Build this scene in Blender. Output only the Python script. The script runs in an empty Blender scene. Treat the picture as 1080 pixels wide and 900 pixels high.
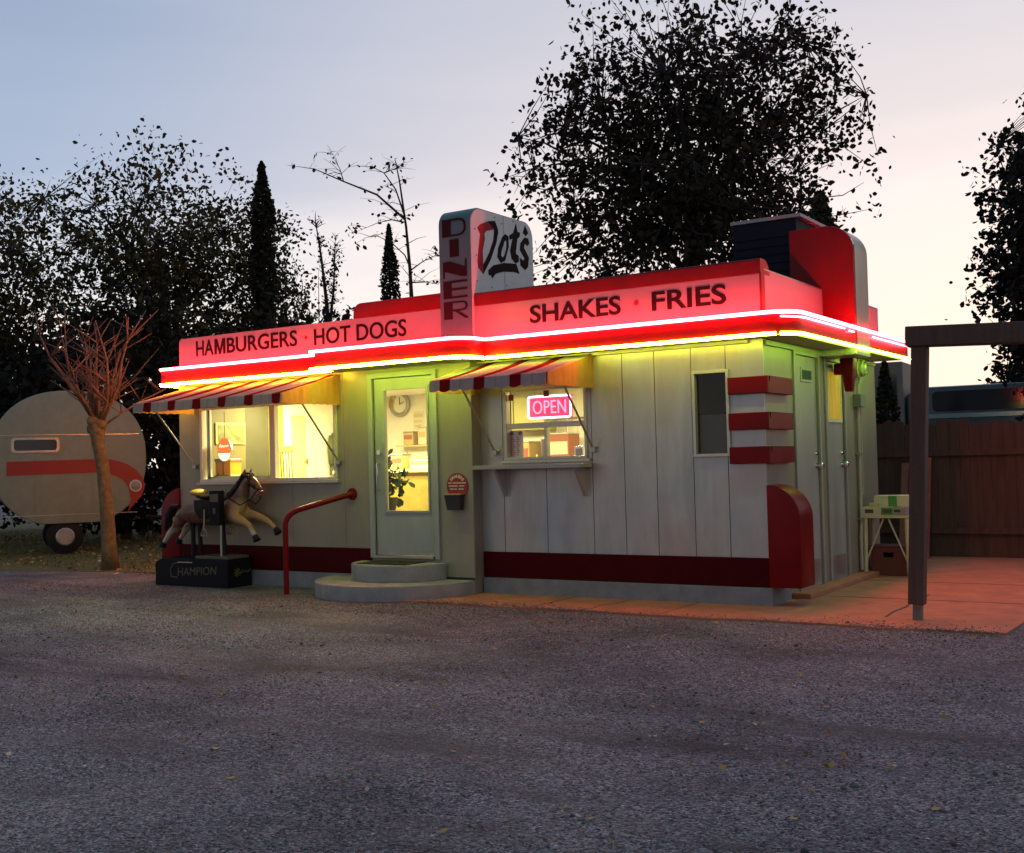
import bpy, bmesh, math, random
import numpy as np
from mathutils import Matrix, Vector, Euler
R = math.radians
scene = bpy.context.scene
COL = scene.collection
rng = np.random.default_rng(7)
random.seed(7)

# ---------------------------------------------------------------- camera
# building frame: X along the facade (0 = front right corner), Y into the building, Z up
cam_d = bpy.data.cameras.new('camera')
cam = bpy.data.objects.new('camera', cam_d)
COL.objects.link(cam)
RB = [[0.838664463654476, -0.03668621543963757, -0.543411482212022],
      [0.5440261738340817, 0.008746404067925746, 0.839022659169185],
      [-0.026027669634441537, -0.9992885579313902, 0.02729355969461111]]
CP = (4.1439, -11.0133, 1.5)
M = Matrix(((RB[0][0], -RB[0][1], -RB[0][2], CP[0]),
            (RB[1][0], -RB[1][1], -RB[1][2], CP[1]),
            (RB[2][0], -RB[2][1], -RB[2][2], CP[2]), (0, 0, 0, 1)))
cam.matrix_world = M
cam_d.sensor_width = 36
cam_d.lens = 1219 / 1080 * 36
cam_d.shift_x = -1 / 1080
cam_d.shift_y = 5 / 1080
cam_d.clip_end = 2000
scene.camera = cam

# ---------------------------------------------------------------- world
SUN_EL, SUN_AZ = R(2.5), R(8)          # low, behind the diner and a little to the right
world = bpy.data.worlds.new('World')
scene.world = world
world.use_nodes = True
nt = world.node_tree
nt.nodes.clear()
def N(t, typ, **kw):
    n = t.nodes.new(typ)
    for k, v in kw.items():
        setattr(n, k, v)
    return n
def ramp(t, pts, interp='LINEAR'):
    n = t.nodes.new('ShaderNodeValToRGB')
    e = n.color_ramp.elements
    n.color_ramp.interpolation = interp
    while len(e) > 1:
        e.remove(e[-1])
    e[0].position = pts[0][0]
    e[0].color = (*pts[0][1], 1)
    for p, c in pts[1:]:
        k = e.new(p)
        k.color = (*c, 1)
    return n
sky = N(nt, 'ShaderNodeTexSky', sky_type='NISHITA', sun_disc=False)
sky.sun_elevation = SUN_EL
sky.sun_rotation = SUN_AZ
tc = N(nt, 'ShaderNodeTexCoord')
sep = N(nt, 'ShaderNodeSeparateXYZ')
nt.links.new(tc.outputs['Generated'], sep.inputs[0])
dotn = N(nt, 'ShaderNodeVectorMath', operation='DOT_PRODUCT')
nt.links.new(tc.outputs['Generated'], dotn.inputs[0])
dotn.inputs[1].default_value = (0.10, 0.99, 0)
az = N(nt, 'ShaderNodeMapRange', interpolation_type='SMOOTHSTEP')
az.inputs[1].default_value = 0.42
az.inputs[2].default_value = 0.92
nt.links.new(dotn.outputs['Value'], az.inputs[0])
cool = ramp(nt, [(0, (.66, .61, .54)), (.10, (.66, .62, .57)), (.17, (.48, .49, .52)), (.25, (.25, .30, .40)),
                 (.42, (.19, .24, .34)), (1, (.22, .29, .43))])
warm = ramp(nt, [(0, (.80, .60, .45)), (.09, (.70, .565, .48)), (.19, (.62, .53, .505)), (.28, (.50, .45, .455)),
                 (.5, (.30, .33, .41)), (1, (.22, .29, .43))])
# the afterglow side of the sky is brighter than the side behind the camera
glow = N(nt, 'ShaderNodeMapRange', interpolation_type='SMOOTHSTEP')
glow.inputs[1].default_value = -.3
glow.inputs[2].default_value = .5
glow.inputs[3].default_value = 6.8
glow.inputs[4].default_value = 12.5
nt.links.new(dotn.outputs['Value'], glow.inputs[0])
# soft streaks of cloud
mp = N(nt, 'ShaderNodeMapping')
mp.inputs['Scale'].default_value = (1.2, 1.2, 9)
nt.links.new(tc.outputs['Generated'], mp.inputs[0])
cl = N(nt, 'ShaderNodeTexNoise')
cl.inputs['Scale'].default_value = 2.0
cl.inputs['Detail'].default_value = 5
nt.links.new(mp.outputs[0], cl.inputs['Vector'])
clm = N(nt, 'ShaderNodeMapRange')
clm.inputs[1].default_value = .35
clm.inputs[2].default_value = .7
clm.inputs[3].default_value = -.02
clm.inputs[4].default_value = .03
nt.links.new(cl.outputs['Fac'], clm.inputs[0])
zz = N(nt, 'ShaderNodeMath', operation='ADD')
nt.links.new(sep.outputs['Z'], zz.inputs[0])
nt.links.new(clm.outputs[0], zz.inputs[1])
nt.links.new(zz.outputs[0], cool.inputs[0])
nt.links.new(zz.outputs[0], warm.inputs[0])
mx = N(nt, 'ShaderNodeMix', data_type='RGBA')
nt.links.new(az.outputs[0], mx.inputs['Factor'])
nt.links.new(cool.outputs[0], mx.inputs['A'])
nt.links.new(warm.outputs[0], mx.inputs['B'])
sc10 = N(nt, 'ShaderNodeVectorMath', operation='SCALE')
nt.links.new(glow.outputs[0], sc10.inputs['Scale'])
nt.links.new(mx.outputs['Result'], sc10.inputs[0])
mx2 = N(nt, 'ShaderNodeMix', data_type='RGBA')
mx2.inputs['Factor'].default_value = 0.08
nt.links.new(sc10.outputs[0], mx2.inputs['A'])
nt.links.new(sky.outputs[0], mx2.inputs['B'])
bg = N(nt, 'ShaderNodeBackground')
bg.inputs['Strength'].default_value = 0.1
nt.links.new(mx2.outputs['Result'], bg.inputs['Color'])
wo = N(nt, 'ShaderNodeOutputWorld')
nt.links.new(bg.outputs[0], wo.inputs['Surface'])

sun_d = bpy.data.lights.new('sun', 'SUN')
sun_d.energy = 0.12
sun_d.angle = R(14)
sun_d.color = (1, .72, .5)
sun = bpy.data.objects.new('sun', sun_d)
sun.rotation_euler = Vector((-math.sin(SUN_AZ), -math.cos(SUN_AZ), -math.tan(R(5)))).to_track_quat('-Z', 'Y').to_euler()
COL.objects.link(sun)

scene.view_settings.view_transform = 'Standard'
scene.view_settings.look = 'None'
scene.view_settings.exposure = 0.55
scene.view_settings.gamma = 1
scene.render.engine = 'CYCLES'
cy = scene.cycles
cy.use_denoising = True
cy.max_bounces = 8
cy.diffuse_bounces = 4
cy.transparent_max_bounces = 24
cy.caustics_reflective = False
cy.caustics_refractive = False
cy.sample_clamp_indirect = 4

# ---------------------------------------------------------------- materials
MATS = {}
def mat(name, base, rough=.6, metal=0, spec=.5, var=0.0, vscale=6, bump=0, bscale=60, stretch=None,
        grime=None, gscale=2.2, gamt=.5, tint=None, tscale=1.1, emit=None, estr=0, coat=0):
    m = bpy.data.materials.new(name)
    m.use_nodes = True
    t = m.node_tree
    b = t.nodes['Principled BSDF']
    b.inputs['Base Color'].default_value = (*base, 1)
    b.inputs['Roughness'].default_value = rough
    b.inputs['Metallic'].default_value = metal
    b.inputs['Specular IOR Level'].default_value = spec
    b.inputs['Coat Weight'].default_value = coat
    if emit:
        b.inputs['Emission Color'].default_value = (*emit, 1)
        b.inputs['Emission Strength'].default_value = estr
    tcn = N(t, 'ShaderNodeTexCoord')
    vec = tcn.outputs['Object']
    if stretch:
        mpn = N(t, 'ShaderNodeMapping')
        mpn.inputs['Scale'].default_value = stretch
        t.links.new(vec, mpn.inputs[0])
        vec = mpn.outputs[0]
    col = None
    if var:
        n = N(t, 'ShaderNodeTexNoise')
        n.inputs['Scale'].default_value = vscale
        n.inputs['Detail'].default_value = 6
        n.inputs['Roughness'].default_value = .65
        t.links.new(vec, n.inputs['Vector'])
        lo = tuple(c * (1 - var) for c in base)
        hi = tuple(min(1, c * (1 + var)) for c in base)
        rr = ramp(t, [(.28, lo), (.72, hi)])
        t.links.new(n.outputs['Fac'], rr.inputs[0])
        col = rr.outputs[0]
        rm = N(t, 'ShaderNodeMapRange')
        rm.inputs[3].default_value = max(0.02, rough - .12)
        rm.inputs[4].default_value = min(1, rough + .12)
        t.links.new(n.outputs['Fac'], rm.inputs[0])
        t.links.new(rm.outputs[0], b.inputs['Roughness'])
    if tint and col:
        n = N(t, 'ShaderNodeTexNoise')
        n.inputs['Scale'].default_value = tscale
        n.inputs['Detail'].default_value = 5
        t.links.new(tcn.outputs['Object'], n.inputs['Vector'])
        tr_ = ramp(t, [(.35, tint[0]), (.5, (1, 1, 1)), (.65, tint[1])])
        t.links.new(n.outputs['Fac'], tr_.inputs[0])
        mm = N(t, 'ShaderNodeMix', data_type='RGBA', blend_type='MULTIPLY')
        mm.inputs['Factor'].default_value = 1
        t.links.new(col, mm.inputs['A'])
        t.links.new(tr_.outputs[0], mm.inputs['B'])
        col = mm.outputs['Result']
    if grime:
        n = N(t, 'ShaderNodeTexNoise')
        n.inputs['Scale'].default_value = gscale
        n.inputs['Detail'].default_value = 9
        n.inputs['Roughness'].default_value = .7
        t.links.new(vec, n.inputs['Vector'])
        g = N(t, 'ShaderNodeMapRange')
        g.inputs[1].default_value = .48
        g.inputs[2].default_value = .75
        g.inputs[4].default_value = gamt
        t.links.new(n.outputs['Fac'], g.inputs[0])
        mm = N(t, 'ShaderNodeMix', data_type='RGBA')
        mm.inputs['A'].default_value = (*base, 1)
        mm.inputs['B'].default_value = (*grime, 1)
        if col:
            t.links.new(col, mm.inputs['A'])
        t.links.new(g.outputs[0], mm.inputs['Factor'])
        col = mm.outputs['Result']
    if col:
        t.links.new(col, b.inputs['Base Color'])
    if bump:
        n = N(t, 'ShaderNodeTexNoise')
        n.inputs['Scale'].default_value = bscale
        n.inputs['Detail'].default_value = 4
        t.links.new(tcn.outputs['Object'], n.inputs['Vector'])
        bp = N(t, 'ShaderNodeBump')
        bp.inputs['Strength'].default_value = bump
        bp.inputs['Distance'].default_value = .01
        t.links.new(n.outputs['Fac'], bp.inputs['Height'])
        t.links.new(bp.outputs[0], b.inputs['Normal'])
    MATS[name] = m
    return m

def emat(name, color, strength):
    m = bpy.data.materials.new(name)
    m.use_nodes = True
    t = m.node_tree
    t.nodes.clear()
    e = N(t, 'ShaderNodeEmission')
    e.inputs[0].default_value = (*color, 1)
    e.inputs[1].default_value = strength
    o = N(t, 'ShaderNodeOutputMaterial')
    t.links.new(e.outputs[0], o.inputs[0])
    MATS[name] = m
    return m

def glass_mat(name, tint=(1, 1, 1), gloss=.09, rough=.02):
    m = bpy.data.materials.new(name)
    m.use_nodes = True
    t = m.node_tree
    t.nodes.clear()
    a = N(t, 'ShaderNodeBsdfTransparent')
    a.inputs[0].default_value = (*tint, 1)
    g = N(t, 'ShaderNodeBsdfGlossy')
    g.inputs['Roughness'].default_value = rough
    f = N(t, 'ShaderNodeFresnel')
    f.inputs[0].default_value = 1.45
    mxs = N(t, 'ShaderNodeMixShader')
    t.links.new(f.outputs[0], mxs.inputs[0])
    t.links.new(a.outputs[0], mxs.inputs[1])
    t.links.new(g.outputs[0], mxs.inputs[2])
    o = N(t, 'ShaderNodeOutputMaterial')
    t.links.new(mxs.outputs[0], o.inputs[0])
    MATS[name] = m
    return m

def fabric_mat(name, c1, c2=None, axis=0, pitch=.45, frac=.31, off=0, trans=.35, weave=260):
    m = bpy.data.materials.new(name)
    m.use_nodes = True
    t = m.node_tree
    t.nodes.clear()
    tcn = N(t, 'ShaderNodeTexCoord')
    nz = N(t, 'ShaderNodeTexNoise')
    nz.inputs['Scale'].default_value = 5
    nz.inputs['Detail'].default_value = 6
    t.links.new(tcn.outputs['Object'], nz.inputs['Vector'])
    if c2:
        s = N(t, 'ShaderNodeSeparateXYZ')
        t.links.new(tcn.outputs['Object'], s.inputs[0])
        a = N(t, 'ShaderNodeMath', operation='MULTIPLY_ADD')
        a.inputs[1].default_value = 1 / pitch
        a.inputs[2].default_value = off
        t.links.new(s.outputs[axis], a.inputs[0])
        fr = N(t, 'ShaderNodeMath', operation='FRACT')
        t.links.new(a.outputs[0], fr.inputs[0])
        rp = ramp(t, [(0, c2), (frac, c1), (frac + .28, tuple(c * .82 for c in c1)), (frac + .33, c1)], 'CONSTANT')
        t.links.new(fr.outputs[0], rp.inputs[0])
        col = rp.outputs[0]
    else:
        rp = N(t, 'ShaderNodeRGB')
        rp.outputs[0].default_value = (*c1, 1)
        col = rp.outputs[0]
    mr = N(t, 'ShaderNodeMapRange')
    mr.inputs[3].default_value = .72
    mr.inputs[4].default_value = 1.1
    t.links.new(nz.outputs['Fac'], mr.inputs[0])
    sc = N(t, 'ShaderNodeVectorMath', operation='SCALE')
    t.links.new(col, sc.inputs[0])
    t.links.new(mr.outputs[0], sc.inputs['Scale'])
    d = N(t, 'ShaderNodeBsdfDiffuse')
    tr = N(t, 'ShaderNodeBsdfTranslucent')
    t.links.new(sc.outputs[0], d.inputs[0])
    t.links.new(sc.outputs[0], tr.inputs[0])
    ms = N(t, 'ShaderNodeMixShader')
    ms.inputs[0].default_value = trans
    t.links.new(d.outputs[0], ms.inputs[1])
    t.links.new(tr.outputs[0], ms.inputs[2])
    o = N(t, 'ShaderNodeOutputMaterial')
    t.links.new(ms.outputs[0], o.inputs[0])
    MATS[name] = m
    return m

PANEL = mat('weathered_panel', (.48, .46, .46), .34, .5, .5, tint=((1.0, .84, .80), (.80, .88, .98)), bump=.22, bscale=2.6, var=.14, vscale=3, stretch=(1, 1, .18), grime=(.30, .27, .25), gscale=3.2, gamt=.7)
SMOOTHW = mat('painted_wall', (.30, .26, .20), .42, .2, .4, bump=.15, bscale=2.6, var=.14, vscale=3, stretch=(1, 1, .3), grime=(.27, .25, .22), gamt=.5)
JOINT = mat('dark_joint', (.05, .05, .05), .8)
FASCIA = mat('fascia_white', (.29, .25, .245), .45, bump=.12, bscale=2.4, var=.06, vscale=2, stretch=(1, 1, .5), grime=(.27, .24, .23), gamt=.4)
RED = mat('red_paint', (.17, .001, .004), .40, 0, .18, var=.18, vscale=4, grime=(.10, .003, .005), gamt=.4)
REDDK = mat('red_band_paint', (.06, .0006, .002), .55, 0, .08, var=.15, vscale=4)
PLINTH = mat('plinth_concrete', (.21, .215, .23), .85, var=.2, vscale=7, bump=.3, bscale=45)
CONC_NEON = mat('concrete', (.42, .165, .09), .85, var=.25, vscale=3.5, bump=.35, bscale=40, grime=(.20, .10, .06), gscale=3)  # red neon light on the slab is put into this base colour
STEPC = mat('step_concrete', (.27, .27, .26), .8, var=.2, vscale=6, bump=.3, bscale=40)
LETTER = mat('letter_paint', (.022, .004, .006), .6, 0, .12)
LETTERB = mat('sign_letter_dark', (.018, .006, .007), .7, 0, .08)
LETTERR = mat('sign_letter_red', (.30, .008, .014), .6, 0, .15)
SIGNW = mat('sign_white', (.60, .59, .56), .5, var=.07, vscale=3, grime=(.4, .37, .33), gamt=.5)
SIGNT = mat('sign_teal_grey', (.055, .135, .15), .45, var=.1)
METAL = mat('bare_metal', (.45, .42, .38), .32, .85, var=.2, vscale=6)
STEEL = mat('steel_sheet', (.40, .37, .33), .38, .7, var=.25, vscale=2.5, stretch=(1, 1, .2))
CHROME = mat('chrome', (.75, .73, .7), .12, 1)
ROOFM = mat('roof_felt', (.06, .06, .065), .9, var=.2)
SOFFIT = mat('soffit', (.42, .38, .30), .7, var=.1)
DOORM = mat('door_paint', (.36, .36, .34), .45, .1, var=.08, vscale=4, stretch=(1, 1, .3), grime=(.25, .24, .22), gamt=.4)
DOORS = mat('service_door_paint', (.36, .345, .32), .45, .15, var=.14, vscale=4, stretch=(1, 1, .2), grime=(.2, .18, .16), gamt=.6)
ALU = mat('window_aluminium', (.55, .52, .47), .35, .5, var=.1)
CREAMF = mat('cream_frame', (.70, .66, .52), .5)
DARKM = mat('dark_metal', (.014, .013, .016), .55, 0, .2)
BLACK = mat('black_plastic', (.010, .010, .012), .5, 0, .2)
PINK = emat('neon_pink', (1, .028, .042), 78)
YELG = emat('neon_yellow_green', (.50, 1.0, .05), 20)
YELF = emat('neon_yellow_front', (.95, .95, .05), 20)
YELD = emat('neon_yellow_door', (.76, 1.0, .045), 48)
YEL = emat('neon_yellow', (1, .56, .03), 72)
GLASS = glass_mat('window_glass')
GLASSD = glass_mat('window_glass_dusty', (.8, .8, .78))
AWN = fabric_mat('awning_stripes', (.31, .35, .42), (.16, .012, .02), 0, .45, .31, .1, .5)
AWNS = fabric_mat('awning_side', (.74, .47, .14), None, trans=.55)
INW = mat('interior_white', (.80, .78, .66), .6, var=.04)
INO = mat('interior_olive', (.11, .10, .028), .6, var=.15, vscale=3)
INOD = mat('interior_dark_olive', (.045, .045, .018), .6, var=.2)
INF = mat('interior_floor', (.3, .27, .2), .5, var=.2)
CREAMD = mat('cream_door', (.62, .52, .24), .5, var=.05)

# ---------------------------------------------------------------- mesh helper
class MB:
    def __init__(s):
        s.v, s.f = [], []
    def add(s, vs, fs):
        n = len(s.v)
        s.v += [tuple(float(c) for c in p) for p in vs]
        s.f += [tuple(i + n for i in f) for f in fs]
        return s
    def box(s, x0, x1, y0, y1, z0, z1):
        return s.add([(x0, y0, z0), (x1, y0, z0), (x1, y1, z0), (x0, y1, z0), (x0, y0, z1), (x1, y0, z1), (x1, y1, z1), (x0, y1, z1)],
                     [(0, 3, 2, 1), (4, 5, 6, 7), (0, 1, 5, 4), (1, 2, 6, 5), (2, 3, 7, 6), (3, 0, 4, 7)])
    def prism(s, poly, plane, a, b):
        def P(u, v, w):
            return {'xz': (u, w, v), 'yz': (w, u, v), 'xy': (u, v, w)}[plane]
        n = len(poly)
        vs = [P(u, v, a) for u, v in poly] + [P(u, v, b) for u, v in poly]
        fs = [tuple(range(n)), tuple(range(2 * n - 1, n - 1, -1))]
        fs += [(i, i + n, (i + 1) % n + n, (i + 1) % n) for i in range(n)]
        return s.add(vs, fs)
    def ring(s, outer, inner, plane, a, b):
        n = len(outer)
        for i in range(n):
            j = (i + 1) % n
            s.prism([outer[i], outer[j], inner[j], inner[i]], plane, a, b)
        return s
    def tube(s, pts, rad, seg=8, caps=True):
        pts = [Vector(p) for p in pts]
        if not hasattr(rad, '__len__'):
            rad = [rad] * len(pts)
        n0 = len(s.v)
        up = None
        for i, p in enumerate(pts):
            d = (pts[min(i + 1, len(pts) - 1)] - pts[max(i - 1, 0)])
            if d.length < 1e-9:
                d = Vector((0, 0, 1))
            d.normalize()
            if up is None:
                up = Vector((0, 0, 1)) if abs(d.z) < .9 else Vector((1, 0, 0))
            a = d.cross(up)
            if a.length < 1e-6:
                a = d.cross(Vector((0, 1, 0)))
            a.normalize()
            b = a.cross(d).normalized()
            up = b
            for k in range(seg):
                t = 2 * math.pi * k / seg
                q = p + (a * math.cos(t) + b * math.sin(t)) * rad[i]
                s.v.append((q.x, q.y, q.z))
        for i in range(len(pts) - 1):
            for k in range(seg):
                a0 = n0 + i * seg + k
                a1 = n0 + i * seg + (k + 1) % seg
                s.f.append((a0, a1, a1 + seg, a0 + seg))
        if caps:
            s.f.append(tuple(n0 + k for k in range(seg - 1, -1, -1)))
            e = n0 + (len(pts) - 1) * seg
            s.f.append(tuple(e + k for k in range(seg)))
        return s
    def lathe(s, prof, c=(0, 0, 0), seg=20, axis='z'):
        n0 = len(s.v)
        for r, z in prof:
            for k in range(seg):
                t = 2 * math.pi * k / seg
                x, y = r * math.cos(t), r * math.sin(t)
                p = {'z': (x, y, z), 'y': (x, z, y), 'x': (z, x, y)}[axis]
                s.v.append((p[0] + c[0], p[1] + c[1], p[2] + c[2]))
        for i in range(len(prof) - 1):
            for k in range(seg):
                a0 = n0 + i * seg + k
                a1 = n0 + i * seg + (k + 1) % seg
                s.f.append((a0, a1, a1 + seg, a0 + seg))
        return s
    def ball(s, c, r, seg=12, rings=8):
        if not hasattr(r, '__len__'):
            r = (r, r, r)
        n0 = len(s.v)
        for i in range(rings + 1):
            ph = math.pi * i / rings
            for k in range(seg):
                t = 2 * math.pi * k / seg
                s.v.append((c[0] + r[0] * math.sin(ph) * math.cos(t), c[1] + r[1] * math.sin(ph) * math.sin(t), c[2] + r[2] * math.cos(ph)))
        for i in range(rings):
            for k in range(seg):
                a0 = n0 + i * seg + k
                a1 = n0 + i * seg + (k + 1) % seg
                s.f.append((a0, a1, a1 + seg, a0 + seg))
        return s
    def wall(s, axis, c, th, u0, u1, z0, z1, holes=()):
        """slab with rectangular openings. axis 'y': outer face at y=c, thickness +y. axis 'x': outer face at x=c, thickness -x."""
        us = sorted({u0, u1, *[max(u0, min(u1, h[k])) for h in holes for k in (0, 1)]})
        zs = sorted({z0, z1, *[max(z0, min(z1, h[k])) for h in holes for k in (2, 3)]})
        def solid(i, j):
            if i < 0 or j < 0 or i >= len(us) - 1 or j >= len(zs) - 1:
                return False
            cu, cz = (us[i] + us[i + 1]) / 2, (zs[j] + zs[j + 1]) / 2
            return not any(h[0] < cu < h[1] and h[2] < cz < h[3] for h in holes)
        def P(u, z, d):
            return (u, c + d, z) if axis == 'y' else (c - d, u, z)
        for i in range(len(us) - 1):
            for j in range(len(zs) - 1):
                if not solid(i, j):
                    continue
                a, b, e, f = us[i], us[i + 1], zs[j], zs[j + 1]
                s.add([P(a, e, 0), P(b, e, 0), P(b, f, 0), P(a, f, 0)], [(0, 1, 2, 3)])
                s.add([P(a, e, th), P(b, e, th), P(b, f, th), P(a, f, th)], [(3, 2, 1, 0)])
                if not solid(i - 1, j):
                    s.add([P(a, e, 0), P(a, f, 0), P(a, f, th), P(a, e, th)], [(0, 1, 2, 3)])
                if not solid(i + 1, j):
                    s.add([P(b, e, 0), P(b, f, 0), P(b, f, th), P(b, e, th)], [(3, 2, 1, 0)])
                if not solid(i, j - 1):
                    s.add([P(a, e, 0), P(b, e, 0), P(b, e, th), P(a, e, th)], [(3, 2, 1, 0)])
                if not solid(i, j + 1):
                    s.add([P(a, f, 0), P(b, f, 0), P(b, f, th), P(a, f, th)], [(0, 1, 2, 3)])
        return s
    def build(s, name, material, parent=None, smooth=False, bevel=0, loc=None, recalc=True):
        me = bpy.data.meshes.new(name)
        me.from_pydata(s.v, [], s.f)
        if recalc or bevel:
            bm = bmesh.new()
            bm.from_mesh(me)
            bmesh.ops.remove_doubles(bm, verts=bm.verts, dist=1e-5)
            bmesh.ops.recalc_face_normals(bm, faces=bm.faces)
            if bevel:
                ed = [e for e in bm.edges if len(e.link_faces) == 2 and e.calc_face_angle(0) > .6]
                bmesh.ops.bevel(bm, geom=ed, offset=bevel, segments=2, affect='EDGES', clamp_overlap=True, profile=.6)
            bm.to_mesh(me)
            bm.free()
        me.materials.append(material)
        if smooth:
            for p in me.polygons:
                p.use_smooth = True
            if smooth != 'all':
                try:
                    me.set_sharp_from_angle(angle=R(40))
                except Exception:
                    pass
        o = bpy.data.objects.new(name, me)
        COL.objects.link(o)
        if parent:
            o.parent = parent
        if loc:
            o.location = loc
        return o

def thing(name, label, cat, loc=(0, 0, 0), group=None, rotz=0):
    o = bpy.data.objects.new(name, None)
    o.empty_display_size = .1
    COL.objects.link(o)
    o.location = loc
    o.rotation_euler = (0, 0, rotz)
    return tag(o, label, cat, group)
def tag(o, label=None, cat=None, group=None, kind=None):
    if label: o['label'] = label
    if cat: o['category'] = cat
    if group: o['group'] = group
    if kind: o['kind'] = kind
    return o
def local(o, p):
    """parent a world-coordinate mesh object to thing p that has its own location/rotation"""
    o.parent = p
    o.matrix_parent_inverse = (Matrix.Translation(p.location) @ p.rotation_euler.to_matrix().to_4x4()).inverted()
    return o
def text_mb(txt, plane, x0, x1, z0, z1, at, depth=.008, bold=.02, space=1.0, mirror=False):
    cu = bpy.data.curves.new('t', 'FONT')
    cu.body = txt
    cu.size = 1
    cu.offset = bold
    cu.space_character = space
    cu.extrude = .5
    cu.resolution_u = 4
    ob = bpy.data.objects.new('t', cu)
    COL.objects.link(ob)
    dg = bpy.context.evaluated_depsgraph_get()
    me = bpy.data.meshes.new_from_object(ob.evaluated_get(dg))
    vs = np.array([v.co[:] for v in me.vertices])
    fs = [tuple(p.vertices) for p in me.polygons]
    bpy.data.objects.remove(ob)
    bpy.data.curves.remove(cu)
    bpy.data.meshes.remove(me)
    lo, hi = vs.min(0), vs.max(0)
    k = (vs - lo) / (hi - lo)
    out = []
    for a, b, c in k:
        u = x0 + (x1 - x0) * a
        z = z0 + (z1 - z0) * b
        w = at - depth * c
        out.append((u, w, z) if plane == 'xz' else (at + depth * c, u, z))
    mb = MB()
    mb.add(out, fs)
    return mb
def arc(cx, cy_, r, a0, a1, n=10):
    return [(cx + r * math.cos(R(a0 + (a1 - a0) * i / n)), cy_ + r * math.sin(R(a0 + (a1 - a0) * i / n))) for i in range(n + 1)]
def rrect(x0, x1, z0, z1, r, n=5):
    return arc(x1 - r, z1 - r, r, 0, 90, n) + arc(x0 + r, z1 - r, r, 90, 180, n) + arc(x0 + r, z0 + r, r, 180, 270, n) + arc(x1 - r, z0 + r, r, 270, 360, n)

# ================================================================ GROUND
def ground_mat():
    m = bpy.data.materials.new('gravel')
    m.use_nodes = True
    t = m.node_tree
    b = t.nodes['Principled BSDF']
    b.inputs['Roughness'].default_value = .95
    b.inputs['Specular IOR Level'].default_value = .2
    tcn = N(t, 'ShaderNodeTexCoord')
    v = N(t, 'ShaderNodeTexVoronoi')
    v.inputs['Scale'].default_value = 85
    t.links.new(tcn.outputs['Object'], v.inputs['Vector'])
    v2 = N(t, 'ShaderNodeTexVoronoi')
    v2.inputs['Scale'].default_value = 34
    t.links.new(tcn.outputs['Object'], v2.inputs['Vector'])
    n = N(t, 'ShaderNodeTexNoise')
    n.inputs['Scale'].default_value = .7
    n.inputs['Detail'].default_value = 7
    n.inputs['Roughness'].default_value = .62
    t.links.new(tcn.outputs['Object'], n.inputs['Vector'])
    s = N(t, 'ShaderNodeSeparateColor')
    t.links.new(v.outputs['Color'], s.inputs[0])
    r1 = ramp(t, [(0, (.04, .04, .042)), (.35, (.16, .162, .168)), (.75, (.275, .278, .285)), (.93, (.38, .38, .38)), (1, (.55, .54, .52))])
    t.links.new(s.outputs[0], r1.inputs[0])
    r2 = ramp(t, [(.3, (.50, .50, .54)), (.5, (.9, .91, .95)), (.72, (1.25, 1.22, 1.18))])
    t.links.new(n.outputs['Fac'], r2.inputs[0])
    # worn strips of fine dirt where cars turn in
    mpt = N(t, 'ShaderNodeMapping')
    mpt.inputs['Scale'].default_value = (.22, .95, 1)
    mpt.inputs['Rotation'].default_value = (0, 0, R(-24))
    t.links.new(tcn.outputs['Object'], mpt.inputs[0])
    nd = N(t, 'ShaderNodeTexNoise')
    nd.inputs['Scale'].default_value = 1.5
    nd.inputs['Detail'].default_value = 8
    nd.inputs['Roughness'].default_value = .6
    t.links.new(mpt.outputs[0], nd.inputs['Vector'])
    dm = N(t, 'ShaderNodeMapRange')
    dm.inputs[1].default_value = .50
    dm.inputs[2].default_value = .66
    dm.inputs[4].default_value = .8
    t.links.new(nd.outputs['Fac'], dm.inputs[0])
    nf = N(t, 'ShaderNodeTexNoise')
    nf.inputs['Scale'].default_value = 140
    nf.inputs['Detail'].default_value = 3
    t.links.new(tcn.outputs['Object'], nf.inputs['Vector'])
    rdirt = ramp(t, [(.3, (.075, .072, .068)), (.7, (.17, .16, .145))])
    t.links.new(nf.outputs['Fac'], rdirt.inputs[0])
    md = N(t, 'ShaderNodeMix', data_type='RGBA')
    t.links.new(dm.outputs[0], md.inputs['Factor'])
    t.links.new(r1.outputs[0], md.inputs['A'])
    t.links.new(rdirt.outputs[0], md.inputs['B'])
    mm = N(t, 'ShaderNodeMix', data_type='RGBA', blend_type='MULTIPLY')
    mm.inputs['Factor'].default_value = 1
    t.links.new(md.outputs['Result'], mm.inputs['A'])
    t.links.new(r2.outputs[0], mm.inputs['B'])
    t.links.new(mm.outputs['Result'], b.inputs['Base Color'])
    ad = N(t, 'ShaderNodeMath', operation='ADD')
    t.links.new(v.outputs['Distance'], ad.inputs[0])
    t.links.new(v2.outputs['Distance'], ad.inputs[1])
    bp = N(t, 'ShaderNodeBump', invert=True)
    bp.inputs['Strength'].default_value = .9
    bp.inputs['Distance'].default_value = .02
    t.links.new(ad.outputs[0], bp.inputs['Height'])
    t.links.new(bp.outputs[0], b.inputs['Normal'])
    return m
GRAVEL = ground_mat()
def grid_mesh(x0, x1, nx, y0, y1, ny, zf):
    xs = np.linspace(x0, x1, nx)
    ys = np.linspace(y0, y1, ny)
    mb = MB()
    mb.v = [(float(x), float(y), float(zf(x, y))) for y in ys for x in xs]
    mb.f = [(j * nx + i, j * nx + i + 1, (j + 1) * nx + i + 1, (j + 1) * nx + i) for j in range(ny - 1) for i in range(nx - 1)]
    return mb
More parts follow.
